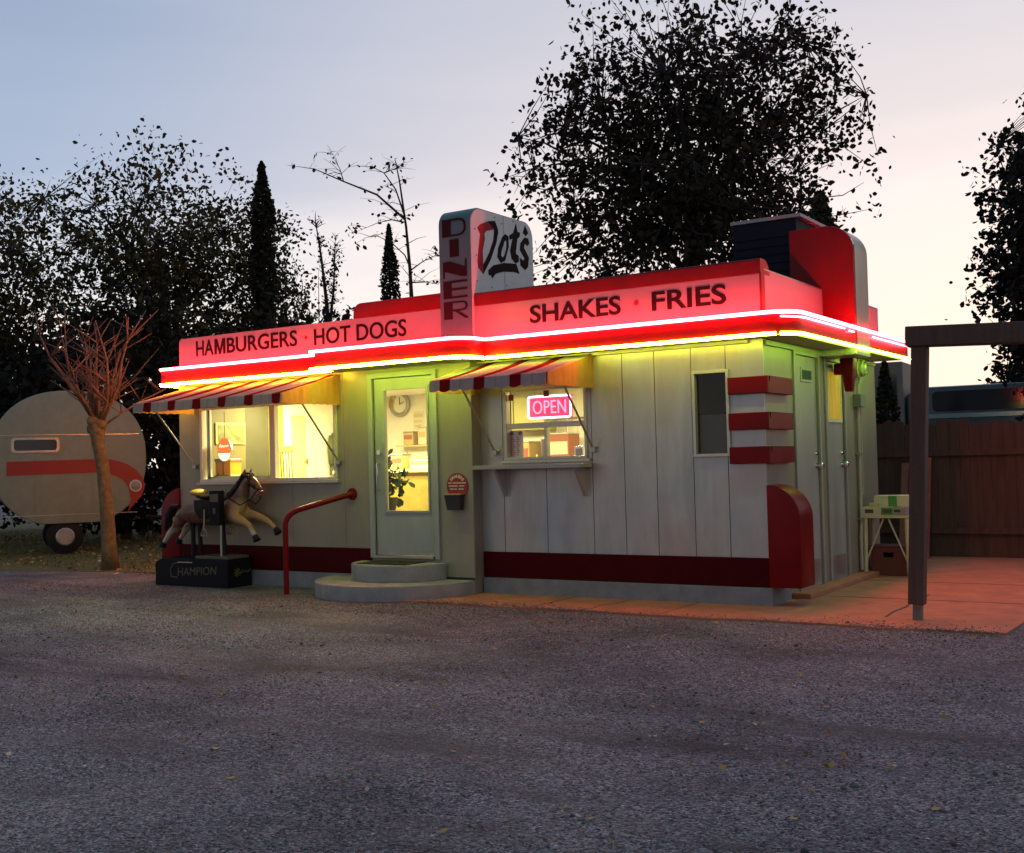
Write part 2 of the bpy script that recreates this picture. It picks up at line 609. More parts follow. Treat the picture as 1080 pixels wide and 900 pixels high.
def gz(x, y):
    k = min(1, max(0, (-1.2 - y) / .8)) * min(1, max(0, (y + 11) / 2)) * min(1, max(0, (9 - abs(x + 3)) / 3))
    return k * (.018 * math.sin(x * 1.7 + y * .6) * math.sin(y * 1.3 - x * .4) + .010 * math.sin(x * 4.1 + 2 * math.sin(y * 2.3)) - .004)
g = MB()
NX, NY = 130, 100
g = grid_mesh(-14, 8, NX, -11, -.2, NY, gz)
# the far ground surrounds the detailed patch as one ring of quads
def ringq(a, b, c, d): g.add([a, b, c, d], [(0, 1, 2, 3)])
Z0 = 0.0
FX = 600
ringq((-FX, -FX, Z0), (FX, -FX, Z0), (FX, -11, Z0), (-FX, -11, Z0))
ringq((-FX, -.2, Z0), (FX, -.2, Z0), (FX, FX, Z0), (-FX, FX, Z0))
ringq((-FX, -11, Z0), (-14, -11, Z0), (-14, -.2, Z0), (-FX, -.2, Z0))
ringq((8, -11, Z0), (FX, -11, Z0), (FX, -.2, Z0), (8, -.2, Z0))
tag(g.build('gravel_ground', GRAVEL, smooth='all', recalc=False), kind='structure')
# concrete apron in front of the right block and along the side (a crack runs through it)
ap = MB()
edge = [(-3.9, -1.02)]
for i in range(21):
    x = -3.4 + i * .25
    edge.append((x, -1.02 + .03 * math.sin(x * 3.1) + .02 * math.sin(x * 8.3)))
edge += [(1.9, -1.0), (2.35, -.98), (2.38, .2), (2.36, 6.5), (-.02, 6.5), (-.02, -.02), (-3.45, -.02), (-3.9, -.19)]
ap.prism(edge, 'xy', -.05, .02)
aplo = ap.build('concrete_apron', CONC_NEON)
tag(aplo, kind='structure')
ck = MB()
pts = [(1.23, -.39), (1.20, .0), (1.22, .35), (1.17, .85), (1.19, 1.4)]
for a, b in zip(pts, pts[1:]):
    ck.prism([(a[0] - .012, a[1]), (b[0] - .012, b[1]), (b[0] + .012, b[1]), (a[0] + .012, a[1])], 'xy', .0205, .0235)
ck.build('crack', JOINT, aplo)
for x in (-2.2, -.75):
    MB().box(x - .006, x + .006, -1.0, -.045, .0205, .0225).build('joint', JOINT, aplo)
for y in (.95, 2.6):
    MB().box(.21, 2.35, y - .006, y + .006, .0205, .0225).build('joint', JOINT, aplo)
ck2 = MB()
pts = [(-1.62, -1.0), (-1.55, -.82), (-1.60, -.6), (-1.50, -.4), (-1.53, -.06)]
for a, b in zip(pts, pts[1:]):
    ck2.prism([(a[0] - .005, a[1]), (b[0] - .005, b[1]), (b[0] + .005, b[1]), (a[0] + .005, a[1])], 'xy', .0205, .0222)
ck2.build('crack', JOINT, aplo)
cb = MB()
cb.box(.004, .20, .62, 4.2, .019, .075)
cb.build('kerb', CONC_NEON, aplo, bevel=.01)
# grass patch beyond the left end
GRASS = mat('grass_ground', (.10, .095, .02), .95, var=.5, vscale=9, bump=.8, bscale=50)
gr = MB()
gr.prism([(-9.2, .7), (-8.9, 9), (-30, 16), (-34, -3), (-14, -.4), (-11.2, .3)], 'xy', -.05, .006)
tag(gr.build('lawn', GRASS), kind='structure')

def scatter_mesh(name, V, F, material, smooth=False):
    me = bpy.data.meshes.new(name)
    V = np.asarray(V, np.float32)
    F = np.asarray(F, np.int32)
    k = F.shape[1]
    me.vertices.add(len(V))
    me.vertices.foreach_set('co', V.ravel())
    me.loops.add(F.size)
    me.loops.foreach_set('vertex_index', F.ravel())
    me.polygons.add(len(F))
    me.polygons.foreach_set('loop_start', np.arange(0, F.size, k, dtype=np.int32))
    me.polygons.foreach_set('loop_total', np.full(len(F), k, np.int32))
    if smooth:
        me.polygons.foreach_set('use_smooth', np.ones(len(F), bool))
    me.update(calc_edges=True)
    me.validate()
    me.materials.append(material)
    o = bpy.data.objects.new(name, me)
    COL.objects.link(o)
    return o
def rand_color_mat(name, stops, rough=.9, scale=31, trans=0):
    """colour varies from piece to piece by a fine cell noise in object space"""
    m = bpy.data.materials.new(name)
    m.use_nodes = True
    t = m.node_tree
    b = t.nodes['Principled BSDF']
    b.inputs['Roughness'].default_value = rough
    b.inputs['Specular IOR Level'].default_value = .25
    gm = N(t, 'ShaderNodeNewGeometry')
    rp = ramp(t, stops)
    t.links.new(gm.outputs['Random Per Island'], rp.inputs[0])
    t.links.new(rp.outputs[0], b.inputs['Base Color'])
    if trans:
        b.inputs['Transmission Weight'].default_value = 0
    return m
# pebbles
def pebbles(n):
    x = rng.uniform(-12, 6.5, n * 2)
    y = -1.05 - rng.uniform(0, 1, n * 2) ** 1.3 * 7.2
    ok = np.ones(len(x), bool)
    ok &= ~((x > -9.2) & (x < -3.3) & (y > -1.35) & (((x + 4.38) / 1.02) ** 2 + ((y + .18) / 1.1) ** 2 < 1))
    x, y = x[ok][:n], y[ok][:n]
    n = len(x)
    # stones kicked onto the slab
    m_ = n // 26
    x[:m_] = rng.uniform(-3.6, 2.3, m_)
    y[:m_] = -1.04 + rng.exponential(.10, m_)
    onslab = (x > -3.6) & (y > -1.04)
    r = rng.uniform(.0035, .0095, n) * (1 + 1.1 * (rng.random(n) > .98))
    clump = np.sin(x * 1.1 + 1.7 * np.sin(y * .9)) * np.sin(y * 1.9 + .6 * np.sin(x * 1.4))
    r *= np.where(clump > .15, .55, 1.0)
    base = np.array([(1, 0, 0), (0, 1, 0), (-1, 0, 0), (0, -1, 0), (0, 0, .75), (0, 0, -.75)], float)
    z = np.array([gz(a, b) for a, b in zip(x, y)])
    z[onslab] = .021
    th = rng.uniform(0, 2 * np.pi, n)
    c, s = np.cos(th), np.sin(th)
    sx = rng.uniform(.7, 1.4, (n, 1))
    B = base[None] * np.concatenate([sx, 1 / sx, np.ones((n, 1))], 1)[:, None, :] * (1 + rng.uniform(-.25, .25, (n, 6, 1)))
    X = B[..., 0] * c[:, None] - B[..., 1] * s[:, None]
    Y = B[..., 0] * s[:, None] + B[..., 1] * c[:, None]
    V = np.stack([X, Y, B[..., 2]], -1) * r[:, None, None] + np.stack([x, y, z + r * .25], -1)[:, None, :]
    f = np.array([(0, 1, 4), (1, 2, 4), (2, 3, 4), (3, 0, 4), (1, 0, 5), (2, 1, 5), (3, 2, 5), (0, 3, 5)])
    F = (f[None] + (np.arange(n) * 6)[:, None, None]).reshape(-1, 3)
    return V.reshape(-1, 3), F
PEB = rand_color_mat('pebble', [(0, (.05, .05, .052)), (.4, (.15, .148, .146)), (.8, (.26, .255, .25)), (.96, (.38, .37, .35)), (1, (.55, .53, .5))])
V, F = pebbles(60000)
tag(scatter_mesh('gravel_pebbles', V, F, PEB), 'loose grey gravel strewn over the yard in front of the diner', 'gravel', kind='stuff')
def leaf_quads(P, size, up=0.0, rg=rng, asp=.62):
    n = len(P)
    a = rg.normal(size=(n, 3))
    a /= np.linalg.norm(a, axis=1, keepdims=True)
    b = rg.normal(size=(n, 3))
    if up:
        a[:, 2] *= (1 - up)
        b[:, 2] *= (1 - up)
        a /= np.linalg.norm(a, axis=1, keepdims=True)
    b -= (a * b).sum(1, keepdims=True) * a
    b /= np.linalg.norm(b, axis=1, keepdims=True)
    nrm = np.cross(a, b)
    s = (size * rg.uniform(.6, 1.35, n))[:, None]
    k = nrm * s * .16
    V = np.stack([P - a * s, P - a * s * .35 + b * s * asp + k, P + a * s * .4 + b * s * asp * .8 + k, P + a * s, P + a * s * .4 - b * s * asp * .8 + k, P - a * s * .35 - b * s * asp + k], 1)
    F = np.arange(6 * n).reshape(n, 6)
    return V.reshape(-1, 3), F
LITTER = rand_color_mat('dry_leaf', [(0, (.20, .09, .03)), (.5, (.32, .18, .05)), (.85, (.45, .30, .08)), (1, (.55, .48, .32))])
n = 900
P = np.stack([rng.uniform(-11, 5, n), -1.0 - rng.uniform(0, 1, n) ** 1.2 * 6.5, np.zeros(n)], 1)
P[:, 2] = [gz(a, b) + .014 for a, b, _ in P]
n2 = 2600
P2 = np.stack([rng.uniform(-22, -9.3, n2), rng.uniform(-.6, 8, n2), np.full(n2, .02)], 1)
keep = P2[:, 1] > .2 + (P2[:, 0] + 11) * -.1
V1, F1 = leaf_quads(P, .018, .85)
V2, F2 = leaf_quads(P2[keep], .035, .8)
tag(scatter_mesh('fallen_leaves', np.concatenate([V1, V2]), np.concatenate([F1, F2 + len(V1)]), LITTER), 'small dry leaves fallen on the gravel and grass', 'leaves', kind='stuff')
GBL = rand_color_mat('grass_blade', [(0, (.04, .05, .012)), (.6, (.12, .12, .025)), (1, (.24, .20, .05))])
n = 9000
P = np.stack([rng.uniform(-24, -9.2, n), rng.uniform(.3, 9, n), np.zeros(n)], 1)
keep = (P[:, 1] > .45 + (P[:, 0] + 11) * -.1)
P = P[keep]
h = rng.uniform(.03, .09, len(P))
d = rng.normal(size=(len(P), 2)) * .03
w = .008
V = np.stack([P + [-w, 0, 0], P + [w, 0, 0], P + np.stack([d[:, 0], d[:, 1], h], 1)], 1).reshape(-1, 3)
tag(scatter_mesh('grass_tufts', V, np.arange(len(V)).reshape(-1, 3), GBL), 'short yellowing grass beyond the left end of the diner', 'grass', kind='stuff')

# ================================================================ DINER
LY = -.18
WT = 2.69      # wall top / soffit
diner = thing('diner', 'small roadside diner with red and white neon lit fascia and grey panelled walls', 'diner', (0, 0, 0))
# --- right block front wall
serv = (-3.09, -2.02, 1.53, 2.34)
swin = (-.765, -.365, 1.51, 2.39)
MB().wall('y', .012, .12, -3.433, -.012, .0, WT, [serv, swin]).build('wall', JOINT, diner)
pm = MB()
seams = [-3.437, -3.13, -2.56, -1.97, -1.58, -1.2, -.78, -.4, 0]
for a, b in zip(seams, seams[1:]):
    pm.wall('y', 0, .012, a + .004, b - (.004 if b < 0 else -.001), .2, WT, [serv, swin])
for a in seams[1:-1]:
    for z in np.arange(.62, 2.66, .34):
        for x in (a - .035, a + .035):
            if not any(h[0] - .06 < x < h[1] + .06 and h[2] - .06 < z < h[3] + .06 for h in (serv, swin)):
                pm.prism(arc(x, z, .006, 0, 360, 6)[:-1], 'xz', -.0022, -.0002)
pm.build('panel_cladding', PANEL, diner)
# --- left block front wall
bigw = (-7.9, -5.47, 1.345, 2.36)
door = (-4.88, -3.98, .40, 2.56)
MB().wall('y', LY + .012, .12, -8.33, -3.44, 0, WT, [bigw, door]).build('wall', JOINT, diner)
pm = MB()
for a, b in zip([-8.33, -7.2, -6.24, -5.36, -4.94], [-7.2, -6.24, -5.36, -4.94, -3.44]):
    pm.wall('y', LY, .012, a + (.002 if a > -8.3 else 0), b - (.002 if b < -3.5 else 0), .2, WT, [bigw, door])
pm.build('panel_cladding', SMOOTHW, diner)
MB().box(-3.4395, -3.434, LY + .002, .03, .0, WT).build('return_wall', SMOOTHW, diner)
# --- side wall (right), back wall, left end wall
d1 = (.90, 1.64, .075, 2.58)
d2 = (1.94, 2.58, .06, 2.57)
MB().wall('x', 0, .12, 0.0135, 3.95, 0, WT, [d1, d2]).build('side_wall', SMOOTHW, diner)
MB().box(-8.33, -.122, 3.83, 3.95, 0, WT).build('back_wall', SMOOTHW, diner)
MB().box(-8.33, -8.21, LY + .14, 3.83, 0, WT).build('end_wall', SMOOTHW, diner)
# --- plinth and red skirting
MB().box(-3.42, .035, -.04, -.002, 0, .195).box(.002, .035, -.0019, .52, 0, .195).build('plinth', PLINTH, diner, bevel=.006)
MB().box(-8.33, -4.95, LY - .03, LY - .002, 0, .195).box(-3.95, -3.45, LY - .012, LY - .002, 0, .155).build('plinth', PLINTH, diner, bevel=.006)
MB().box(-3.42, -.001, -.022, -.002, .2, .49).build('skirting', REDDK, diner, bevel=.004)
MB().box(-8.33, -4.95, LY - .022, LY - .002, .2, .51).build('skirting', REDDK, diner, bevel=.004)
# --- red corner blocks
for z0, z1 in ((2.13, 2.30), (1.77, 1.94), (1.43, 1.60)):
    MB().box(-.36, .065, -.065, -.003, z0, z1).box(.003, .065, -.003, .66, z0, z1).build('corner_block', RED, diner, bevel=.006)
# --- curved corner fins
fin = [(0.004, .2), (.34, .2), (.34, .88)] + arc(.005, .88, .335, 0, 88, 14)[1:] + [(.004, 1.215)]
MB().prism(fin, 'xz', -.035, .36).build('corner_fin', RED, diner, bevel=.012, smooth=True)
fin2 = [(-8.332, .2), (-8.70, .2), (-8.70, .9)] + [(-8.335 - (x - 0), z) for x, z in arc(0, .9, .365, 0, 88, 14)[1:]] + [(-8.332, 1.265)]
MB().prism(fin2, 'xz', LY - .03, .30).build('corner_fin', RED, diner, bevel=.012, smooth=True)
# --- eaves (red band that carries the neon)
EB, ET = 2.685, 2.885
def eave(poly, name='eave'):
    o = MB().prism(poly, 'xy', EB, ET).build(name, RED, diner, smooth=True, bevel=.004)
    s2 = []
    for x, y in poly:
        s2.append((x, y))
    return o
XR = .42
right_poly = [(-3.15, .02), (-3.15, -.30), (.14, -.30)] + arc(.14, -.02, .28, -90, 0, 12)[1:] + [(XR, 3.98), (.02, 3.98), (.02, .02)]
eave(right_poly)
door_poly = [(-5.34, LY + .005), (-5.34, -.70), (-3.42, -.70)] + arc(-3.42, -.43, .27, -90, 0, 10)[1:] + [(-3.152, .0), (-3.43, .0), (-3.43, LY + .005)]
eave(door_poly)
left_poly = [(-5.342, LY + .005), (-5.342, -.38), (-8.45, -.38), (-8.45, 2.6), (-8.335, 2.6), (-8.335, LY + .005)]
eave(left_poly)
# soffit boards under the eaves
def inset_board(poly, d, z):
    cx_ = sum(p[0] for p in poly) / len(poly)
    return MB().prism(poly, 'xy', z - .012, z - .002)
inset_board([(-3.10, -.01), (-3.10, -.26), (.12, -.26)] + arc(.12, -.02, .24, -90, 0, 10)[1:] + [(.36, 3.94), (.13, 3.94), (.01, 3.94), (.01, -.01)], .04, EB).build('soffit', SOFFIT, diner)
inset_board([(-5.30, LY - .01), (-5.30, -.66), (-3.42, -.66)] + arc(-3.42, -.43, .23, -90, 0, 10)[1:] + [(-3.19, -.02), (-3.43, -.02), (-3.43, LY - .01)], .04, EB).build('soffit', SOFFIT, diner)
inset_board([(-5.36, LY - .01), (-5.36, -.34), (-8.40, -.34), (-8.40, LY - .01)], .04, EB).build('soffit', SOFFIT, diner)
# --- neon tubes
def tube3(pts2, z):
    return [(x, y, z) for x, y in pts2]
NR = .018
e = .0195
PR = [(-3.12, -.30 - e), (-1.4, -.30 - e), (.14, -.30 - e)] + arc(.14, -.02, .28 + e, -90, 0, 12)[1:] + [(XR + e, 1.4), (XR + e, 3.97)]
MB().tube(tube3(PR, ET + .006), NR, 8).build('neon_tube', PINK, diner, smooth='all')
MB().tube(tube3(PR[:6], EB - .004), NR, 8).build('neon_tube', YELF, diner, smooth='all')
MB().tube(tube3(PR[6:], EB - .004), NR, 8).build('neon_tube', YELG, diner, smooth='all')
PD = [(-5.40, -.70 - e), (-4.4, -.70 - e), (-3.42, -.70 - e)] + arc(-3.42, -.43, .27 + e, -90, 0, 10)[1:] + [(-3.152 + e, -.33)]
MB().tube(tube3(PD, ET + .006), NR, 8).build('neon_tube', PINK, diner, smooth='all')
MB().tube(tube3(PD, EB - .004), NR, 8).build('neon_tube', YELD, diner, smooth='all')
PL = [(-5.36, -.38 - e), (-6.9, -.38 - e), (-8.44, -.38 - e), (-8.455 - e, -.36), (-8.455 - e, 1.0), (-8.455 - e, 2.55)]  # run past the left corner is unseen, added to throw red on the tree
MB().tube(tube3(PL, ET + .006), NR, 8).build('neon_tube', PINK, diner, smooth='all')
MB().tube(tube3(PL, EB - .004), NR, 8).build('neon_tube', YEL, diner, smooth='all')
# the second, lower pink tube on the side of the eave, in two lengths
MB().tube([(.30, -.27 - e, ET - .04), (.40, -.13 - e, ET - .04), (XR + e, .0, ET - .04), (XR + e, 1.28, ET - .04)], .009, 8).build('neon_tube', PINK, diner, smooth='all')
MB().tube([(XR + e, 1.45, ET - .05), (XR + e, 1.62, ET - .05)], .009, 8).build('neon_tube', PINK, diner, smooth='all')
MB().tube([(XR + e, 2.35, ET - .05), (XR + e, 3.9, ET - .05)], .009, 8).build('neon_tube', PINK, diner, smooth='all')
# small tube clips
for xs_, yc in ((np.arange(-2.9, .1, .6), -.30), (np.arange(-8.2, -5.5, .6), -.38), (np.arange(-5.1, -3.5, .5), -.70)):
    for x in xs_:
        MB().box(x - .006, x + .006, yc - .018, yc - .0005, ET - .02, ET + .001).build('tube_clip', METAL, diner)
# --- fascias
FYR = -.16
fr = MB().box(-3.366, .05, FYR, FYR + .09, ET - .002, 3.30).build('fascia', FASCIA, diner)
fl_poly = [(-3.82, ET - .002), (-8.30, ET - .002), (-8.30, 3.27), (-8.285, 3.30), (-8.25, 3.315), (-3.82, 3.315)]
fl = MB().prism(fl_poly, 'xz', LY - .005, LY + .08).build('fascia', FASCIA, diner)
fs = MB().box(-.03, .064, FYR + .091, 3.97, ET - .002, 3.345).build('fascia', FASCIA, diner)
MB().box(.0505, .072, FYR - .006, FYR + .09, ET, 3.31).build('corner_strip', RED, diner, bevel=.003)
MB().box(-.06, .068, FYR + .095, 3.97, 3.3455, 3.357).build('coping', METAL, diner)
def letters(txt, x0, x1, z0, z1, at, parent, bold=.028):
    o = text_mb(txt, 'xz', x0, x1, z0, z1, at, .006, bold).build('lettering', LETTER, parent)
    return o
WBX0, WBX1 = -7.96, -6.10
letters('HA', -7.96, -7.622, 3.055, 3.262, LY - .0055, fl, .013)
mp_ = [(0, 0), (.2, 0), (.2, .66), (.42, 0), (.58, 0), (.8, .66), (.8, 0), (1, 0), (1, 1), (.74, 1), (.5, .30), (.26, 1), (0, 1)]
MB().prism([(-7.602 + u * .205, 3.055 + v_ * .207) for u, v_ in mp_], 'xz', LY - .0115, LY - .0055).build('lettering', LETTER, fl)
letters('BURGERS', -7.367, -6.10, 3.055, 3.262, LY - .0055, fl, .013)
letters('HOT DOGS', -5.81, -4.34, 3.04, 3.247, LY - .0055, fl, .013)
letters('SHAKES', -2.62, -1.487, 3.037, 3.239, FYR - .0005, fr, .02)
letters('FRIES', -1.123, -.30, 3.034, 3.239, FYR - .0005, fr, .02)
MB().prism(arc(-1.305, 3.141, .026, 0, 360, 14)[:-1], 'xz', FYR - .0065, FYR - .0005).build('dot', LETTERR, fr)
MB().prism(arc(-5.95, 3.15, .022, 0, 360, 14)[:-1], 'xz', LY - .0115, LY - .0055).build('dot', LETTERR, fl)
# seams in the fascia sheets
for x in (-2.95, -1.47):
    MB().box(x - .002, x + .002, FYR - .0015, FYR - .0002, ET, 3.30).build('sheet_seam', MATS['fascia_white'], fr)
# --- rolled red caps
def cap_prof(y0, z0, h, dep):
    return [(y0, z0), (y0, z0 + h - .02)] + [(y0 + .02 - .02 * math.cos(R(t)), z0 + h - .02 + .02 * math.sin(R(t))) for t in range(15, 91, 15)] + [(y0 + dep - dep * .6 + dep * .6 * math.sin(R(t)), z0 + h * math.cos(R(t))) for t in range(10, 91, 10)]
MB().prism(cap_prof(FYR - .008, 3.301, .152, .25), 'yz', -3.365, .066).build('roof_cap', RED, diner, smooth=True)
capL = MB()
# left cap: rounded left end
fp = [(-3.815, 3.316), (-5.16, 3.316), (-5.155, 3.40)] + arc(-5.04, 3.385, .115, 160, 90, 8) + [(-3.815, 3.50)]
capL.prism(fp, 'xz', LY - .012, LY + .25)
capL.build('roof_cap', RED, diner, bevel=.012, smooth=True)
# --- roof deck
MB().box(-3.43, -.03, -.06, 3.95, 3.0, 3.06).box(-8.30, -3.43, LY + .08, 3.95, 3.0, 3.06).build('roof', ROOFM, diner)
MB().box(-8.30, -.09, 3.87, 3.95, WT, 3.33).box(-8.30, -8.22, LY + .081, 3.87, WT, 3.314).box(-3.43, -3.40, -.1, 3.87, WT, 2.99).build('parapet', FASCIA, diner)
# --- streamlined tower on the side
TY0, TY1 = 1.74, 2.27
tw = [(-.30, 2.95), (XR + .006, 2.95), (XR + .006, 3.74)] + arc(.12, 3.755, .306, 0, 90, 14)[1:] + [(-.30, 4.061)]
MB().prism(tw, 'xz', TY0, TY0 + .05).build('tower', RED, diner, bevel=.008, smooth=True)
tsk = MB()
sk = [(XR + .008, 2.60), (XR + .008, 3.74)] + arc(.12, 3.755, .308, 0, 90, 14)[1:] + [(-.30, 4.063)]
for (a, b) in zip(sk, sk[1:]):
    tsk.add([(a[0], TY0 + .045, a[1]), (b[0], TY0 + .045, b[1]), (b[0], TY1, b[1]), (a[0], TY1, a[1])], [(0, 1, 2, 3)])
    tsk.add([(a[0] - .03, TY1 - .0, a[1] - .03), (b[0] - .03, TY1, b[1] - .03), (b[0], TY1, b[1]), (a[0], TY1, a[1])], [(0, 1, 2, 3)])
tsk.build('tower_skin', STEEL, diner, smooth=True)
MB().box(-.28, XR - .12, TY0 + .051, TY1 - .005, 3.0, 3.9).build('tower_core', REDDK, diner)
MB().box(.012, XR + .007, TY0, TY1, 2.60, 2.672).build('tower_foot', ALU, diner, bevel=.006)
# red tapered bracket below the tower
br = MB()
top = [(.09, 2.20), (.25, 2.20), (.25, 2.36), (.09, 2.36)]
bot = [(.13, 2.24), (.21, 2.24), (.21, 2.32), (.13, 2.32)]
br.add([(x, y, 2.598) for x, y in top] + [(x, y, 2.22) for x, y in bot], [(0, 1, 2, 3), (7, 6, 5, 4), (0, 4, 5, 1), (1, 5, 6, 2), (2, 6, 7, 3), (3, 7, 4, 0)])
br.box(.003, .10, 2.25, 2.31, 2.42, 2.55)
br.build('bracket', RED, diner, bevel=.012, smooth=True)

# --- windows
def frame_window(name, x0, x1, z0, z1, y, fw, m, label=None, depth=.06, rails=(), mull=(), glass=GLASS):
    f = MB()
    f.box(x0 - fw, x1 + fw, y - .03, y + depth, z1, z1 + fw).box(x0 - fw, x1 + fw, y - .035, y + depth, z0 - fw, z0)
    f.box(x0 - fw, x0, y - .028, y + depth, z0, z1).box(x1, x1 + fw, y - .028, y + depth, z0, z1)
    for za, zb in rails:
        f.box(x0, x1, y - .02, y + depth, za, zb)
    for xa, xb, za, zb in mull:
        f.box(xa, xb, y - .015, y + depth, za, zb)
    o = f.build(name, m, diner, bevel=.004)
    if label: o['label'] = label
    p = MB().add([(x0, y + .03, z0), (x1, y + .03, z0), (x1, y + .03, z1), (x0, y + .03, z1)], [(0, 1, 2, 3)]).build('pane', glass, o)
    return o
wbig = frame_window('window', -7.86, -5.51, 1.385, 2.32, LY, .045, CREAMF, 'wide picture window with cream frame', mull=((-6.60, -6.52, 1.385, 2.32),))
MB().box(-7.80, -7.77, LY + .035, LY + .07, 1.385, 2.32).box(-7.80, -6.60, LY + .035, LY + .07, 1.385, 1.42).box(-6.66, -6.60, LY + .035, LY + .07, 1.42, 2.32).build('sash', CREAMF, wbig)
MB().box(-7.95, -5.43, LY - .055, LY - .002, 1.315, 1.338).build('sill', ALU, wbig)
wser = frame_window('window', -3.06, -2.05, 1.56, 2.31, 0, .03, ALU, 'serving hatch window with sliding lower panes', rails=((1.885, 1.945),), mull=((-2.565, -2.535, 1.56, 1.885),))
MB().box(-3.13, -1.98, -.045, -.002, 1.497, 1.528).box(-2.2, -2.06, -.026, -.0201, 1.93, 1.944).build('sill', ALU, wser)
wsid = frame_window('window', -.735, -.395, 1.54, 2.36, 0, .032, ALU, 'narrow dark window near the corner', glass=GLASSD)
# blind behind the narrow window
MB().box(-.74, -.39, .09, .10, 1.52, 1.95).build('blind', mat('blind', (.22, .20, .17), .7, var=.1), wsid)
MB().box(-.74, -.39, .075, .085, 1.945, 1.97).build('rail', DARKM, wsid)
# small red stickers in the serving window
STK = mat('sticker_red', (.25, .03, .02), .6)
for x, z in ((-3.02, 2.245), (-2.55, 2.27)):
    MB().box(x - .035, x + .035, .022, .027, z - .04, z + .03).build('sticker', STK, wser)
# --- serving shelf
sh = MB().box(-3.38, -1.97, -.27, -.002, 1.43, 1.478).build('shelf', mat('shelf_metal', (.36, .34, .33), .45, .3, var=.15), diner, bevel=.006)
for x in (-3.10, -2.06):
    MB().prism([(-.24, 1.428), (-.003, 1.428), (-.003, 1.12), (-.03, 1.12)], 'yz', x - .018, x + .018).box(x - .05, x + .05, -.012, -.003, 1.12, 1.428).build('bracket', PANEL, sh, bevel=.003)
# --- front door
MB().box(-4.95, -4.88, LY - .03, LY + .08, .40, 2.56).box(-3.98, -3.91, LY - .03, LY + .08, .40, 2.56).box(-4.95, -3.91, LY - .032, LY + .08, 2.56, 2.625).build('door_frame', DOORM, diner, bevel=.004)
dr = MB().wall('y', LY + .01, .045, -4.875, -3.985, .435, 2.555, [(-4.715, -4.075, .965, 2.41)]).build('door', DOORM, diner)
dr['label'] = 'grey glazed entrance door'
MB().box(-4.74, -4.05, LY - .004, LY + .009, .94, .965).box(-4.74, -4.05, LY - .004, LY + .009, 2.41, 2.435).box(-4.74, -4.715, LY - .004, LY + .009, .965, 2.41).box(-4.075, -4.05, LY - .004, LY + .009, .965, 2.41).build('glazing_bead', DOORM, dr)
MB().add([(-4.715, LY + .03, .965), (-4.075, LY + .03, .965), (-4.075, LY + .03, 2.41), (-4.715, LY + .03, 2.41)], [(0, 1, 2, 3)]).build('pane', GLASS, dr)
MB().tube([(-4.80, LY - .0, 1.21), (-4.80, LY - .055, 1.21), (-4.80, LY - .055, 1.53), (-4.80, LY - .0, 1.53)], .013, 8).build('handle', CHROME, dr, smooth=True)
MB().lathe([(0, LY - .02), (.028, LY - .02), (.03, LY + .009)], (-4.80, 0, 1.665), 14, 'y').build('lock', CHROME, dr, smooth=True)
for z in (.62, 1.5, 2.3):
    MB().tube([(-3.983, LY - .008, z - .055), (-3.983, LY - .008, z + .055)], .012, 8).build('hinge', DARKM, dr)
MB().box(-4.87, -3.99, LY - .05, LY + .05, .402, .43).build('threshold', METAL, diner, bevel=.004)
MB().box(-4.85, -4.0, LY - .012, LY + .006, .437, .47).build('door_sweep', METAL, dr)
# --- service doors on the side
def side_door(y0, y1, z0, z1, knob_y):
    f = MB()
    f.box(.002, .022, y0 - .05, y0, z0, z1 + .05).box(.002, .022, y1, y1 + .05, z0, z1 + .05).box(.002, .022, y0, y1, z1, z1 + .05)
    f.build('door_frame', DOORS, diner, bevel=.003)
    d = MB().box(-.05, -.012, y0 + .004, y1 - .004, z0, z1 - .004).build('service_door', DOORS, diner)
    MB().lathe([(0, .07), (.022, .068), (.034, .05), (.03, .03), (.014, .02), (.014, -.002), (.034, -.004), (.036, -.012)], (0, knob_y, 1.38), 14, 'x').build('knob', CHROME, d, smooth=True)
    MB().lathe([(0, .014), (.02, .012), (.026, -.012)], (0, knob_y - .01, 1.52), 12, 'x').build('lock', CHROME, d, smooth=True)
    for z in (.5, 2.24):
        MB().tube([(-.006, y0 + .002, z - .06), (-.006, y0 + .002, z + .06)], .011, 8).build('hinge', DARKM, d)
    MB().box(-.0118, -.006, y0 + .05, y1 - .05, z0 + .05, z0 + .28).build('kick_plate', STEEL, d)
    return d
sd1 = side_door(*d1, 1.585)
sd2 = side_door(*d2, 2.50)
v = MB().box(-.0118, -.002, 1.13, 1.50, 2.295, 2.455)
vo = v.build('vent', DOORS, sd1, bevel=.003)
MB().box(-.0019, .001, 1.165, 1.465, 2.325, 2.425).build('grille', mat('vent_mesh', (.01, .08, .03), .6), vo)
sv = MB()
for k in range(6):
    sv.box(.0011, .004, 1.165, 1.465, 2.332 + k * .016, 2.337 + k * .016)
sv.build('slat', DARKM, vo)
AMB = mat('amber_glass', (.40, .28, .02), .35, var=.5, vscale=3, stretch=(1, 5, .6), emit=(.85, .52, .015), estr=.22)
w2 = MB()
w2.box(-.0118, .004, 1.99, 2.53, 2.455, 2.49).box(-.0118, .004, 1.99, 2.53, 1.87, 1.905).box(-.0118, .004, 1.99, 2.02, 1.905, 2.455).box(-.0118, .004, 2.50, 2.53, 1.905, 2.455)
w2o = w2.build('window_frame', CREAMF, sd2, bevel=.003)
w2p = MB().box(-.0117, -.004, 2.02, 2.50, 1.905, 2.455).build('pane', AMB, w2o)
# roof gutter strip above the side doors
MB().box(.003, .03, .05, 3.9, 2.615, 2.66).build('drip_rail', DOORS, diner)
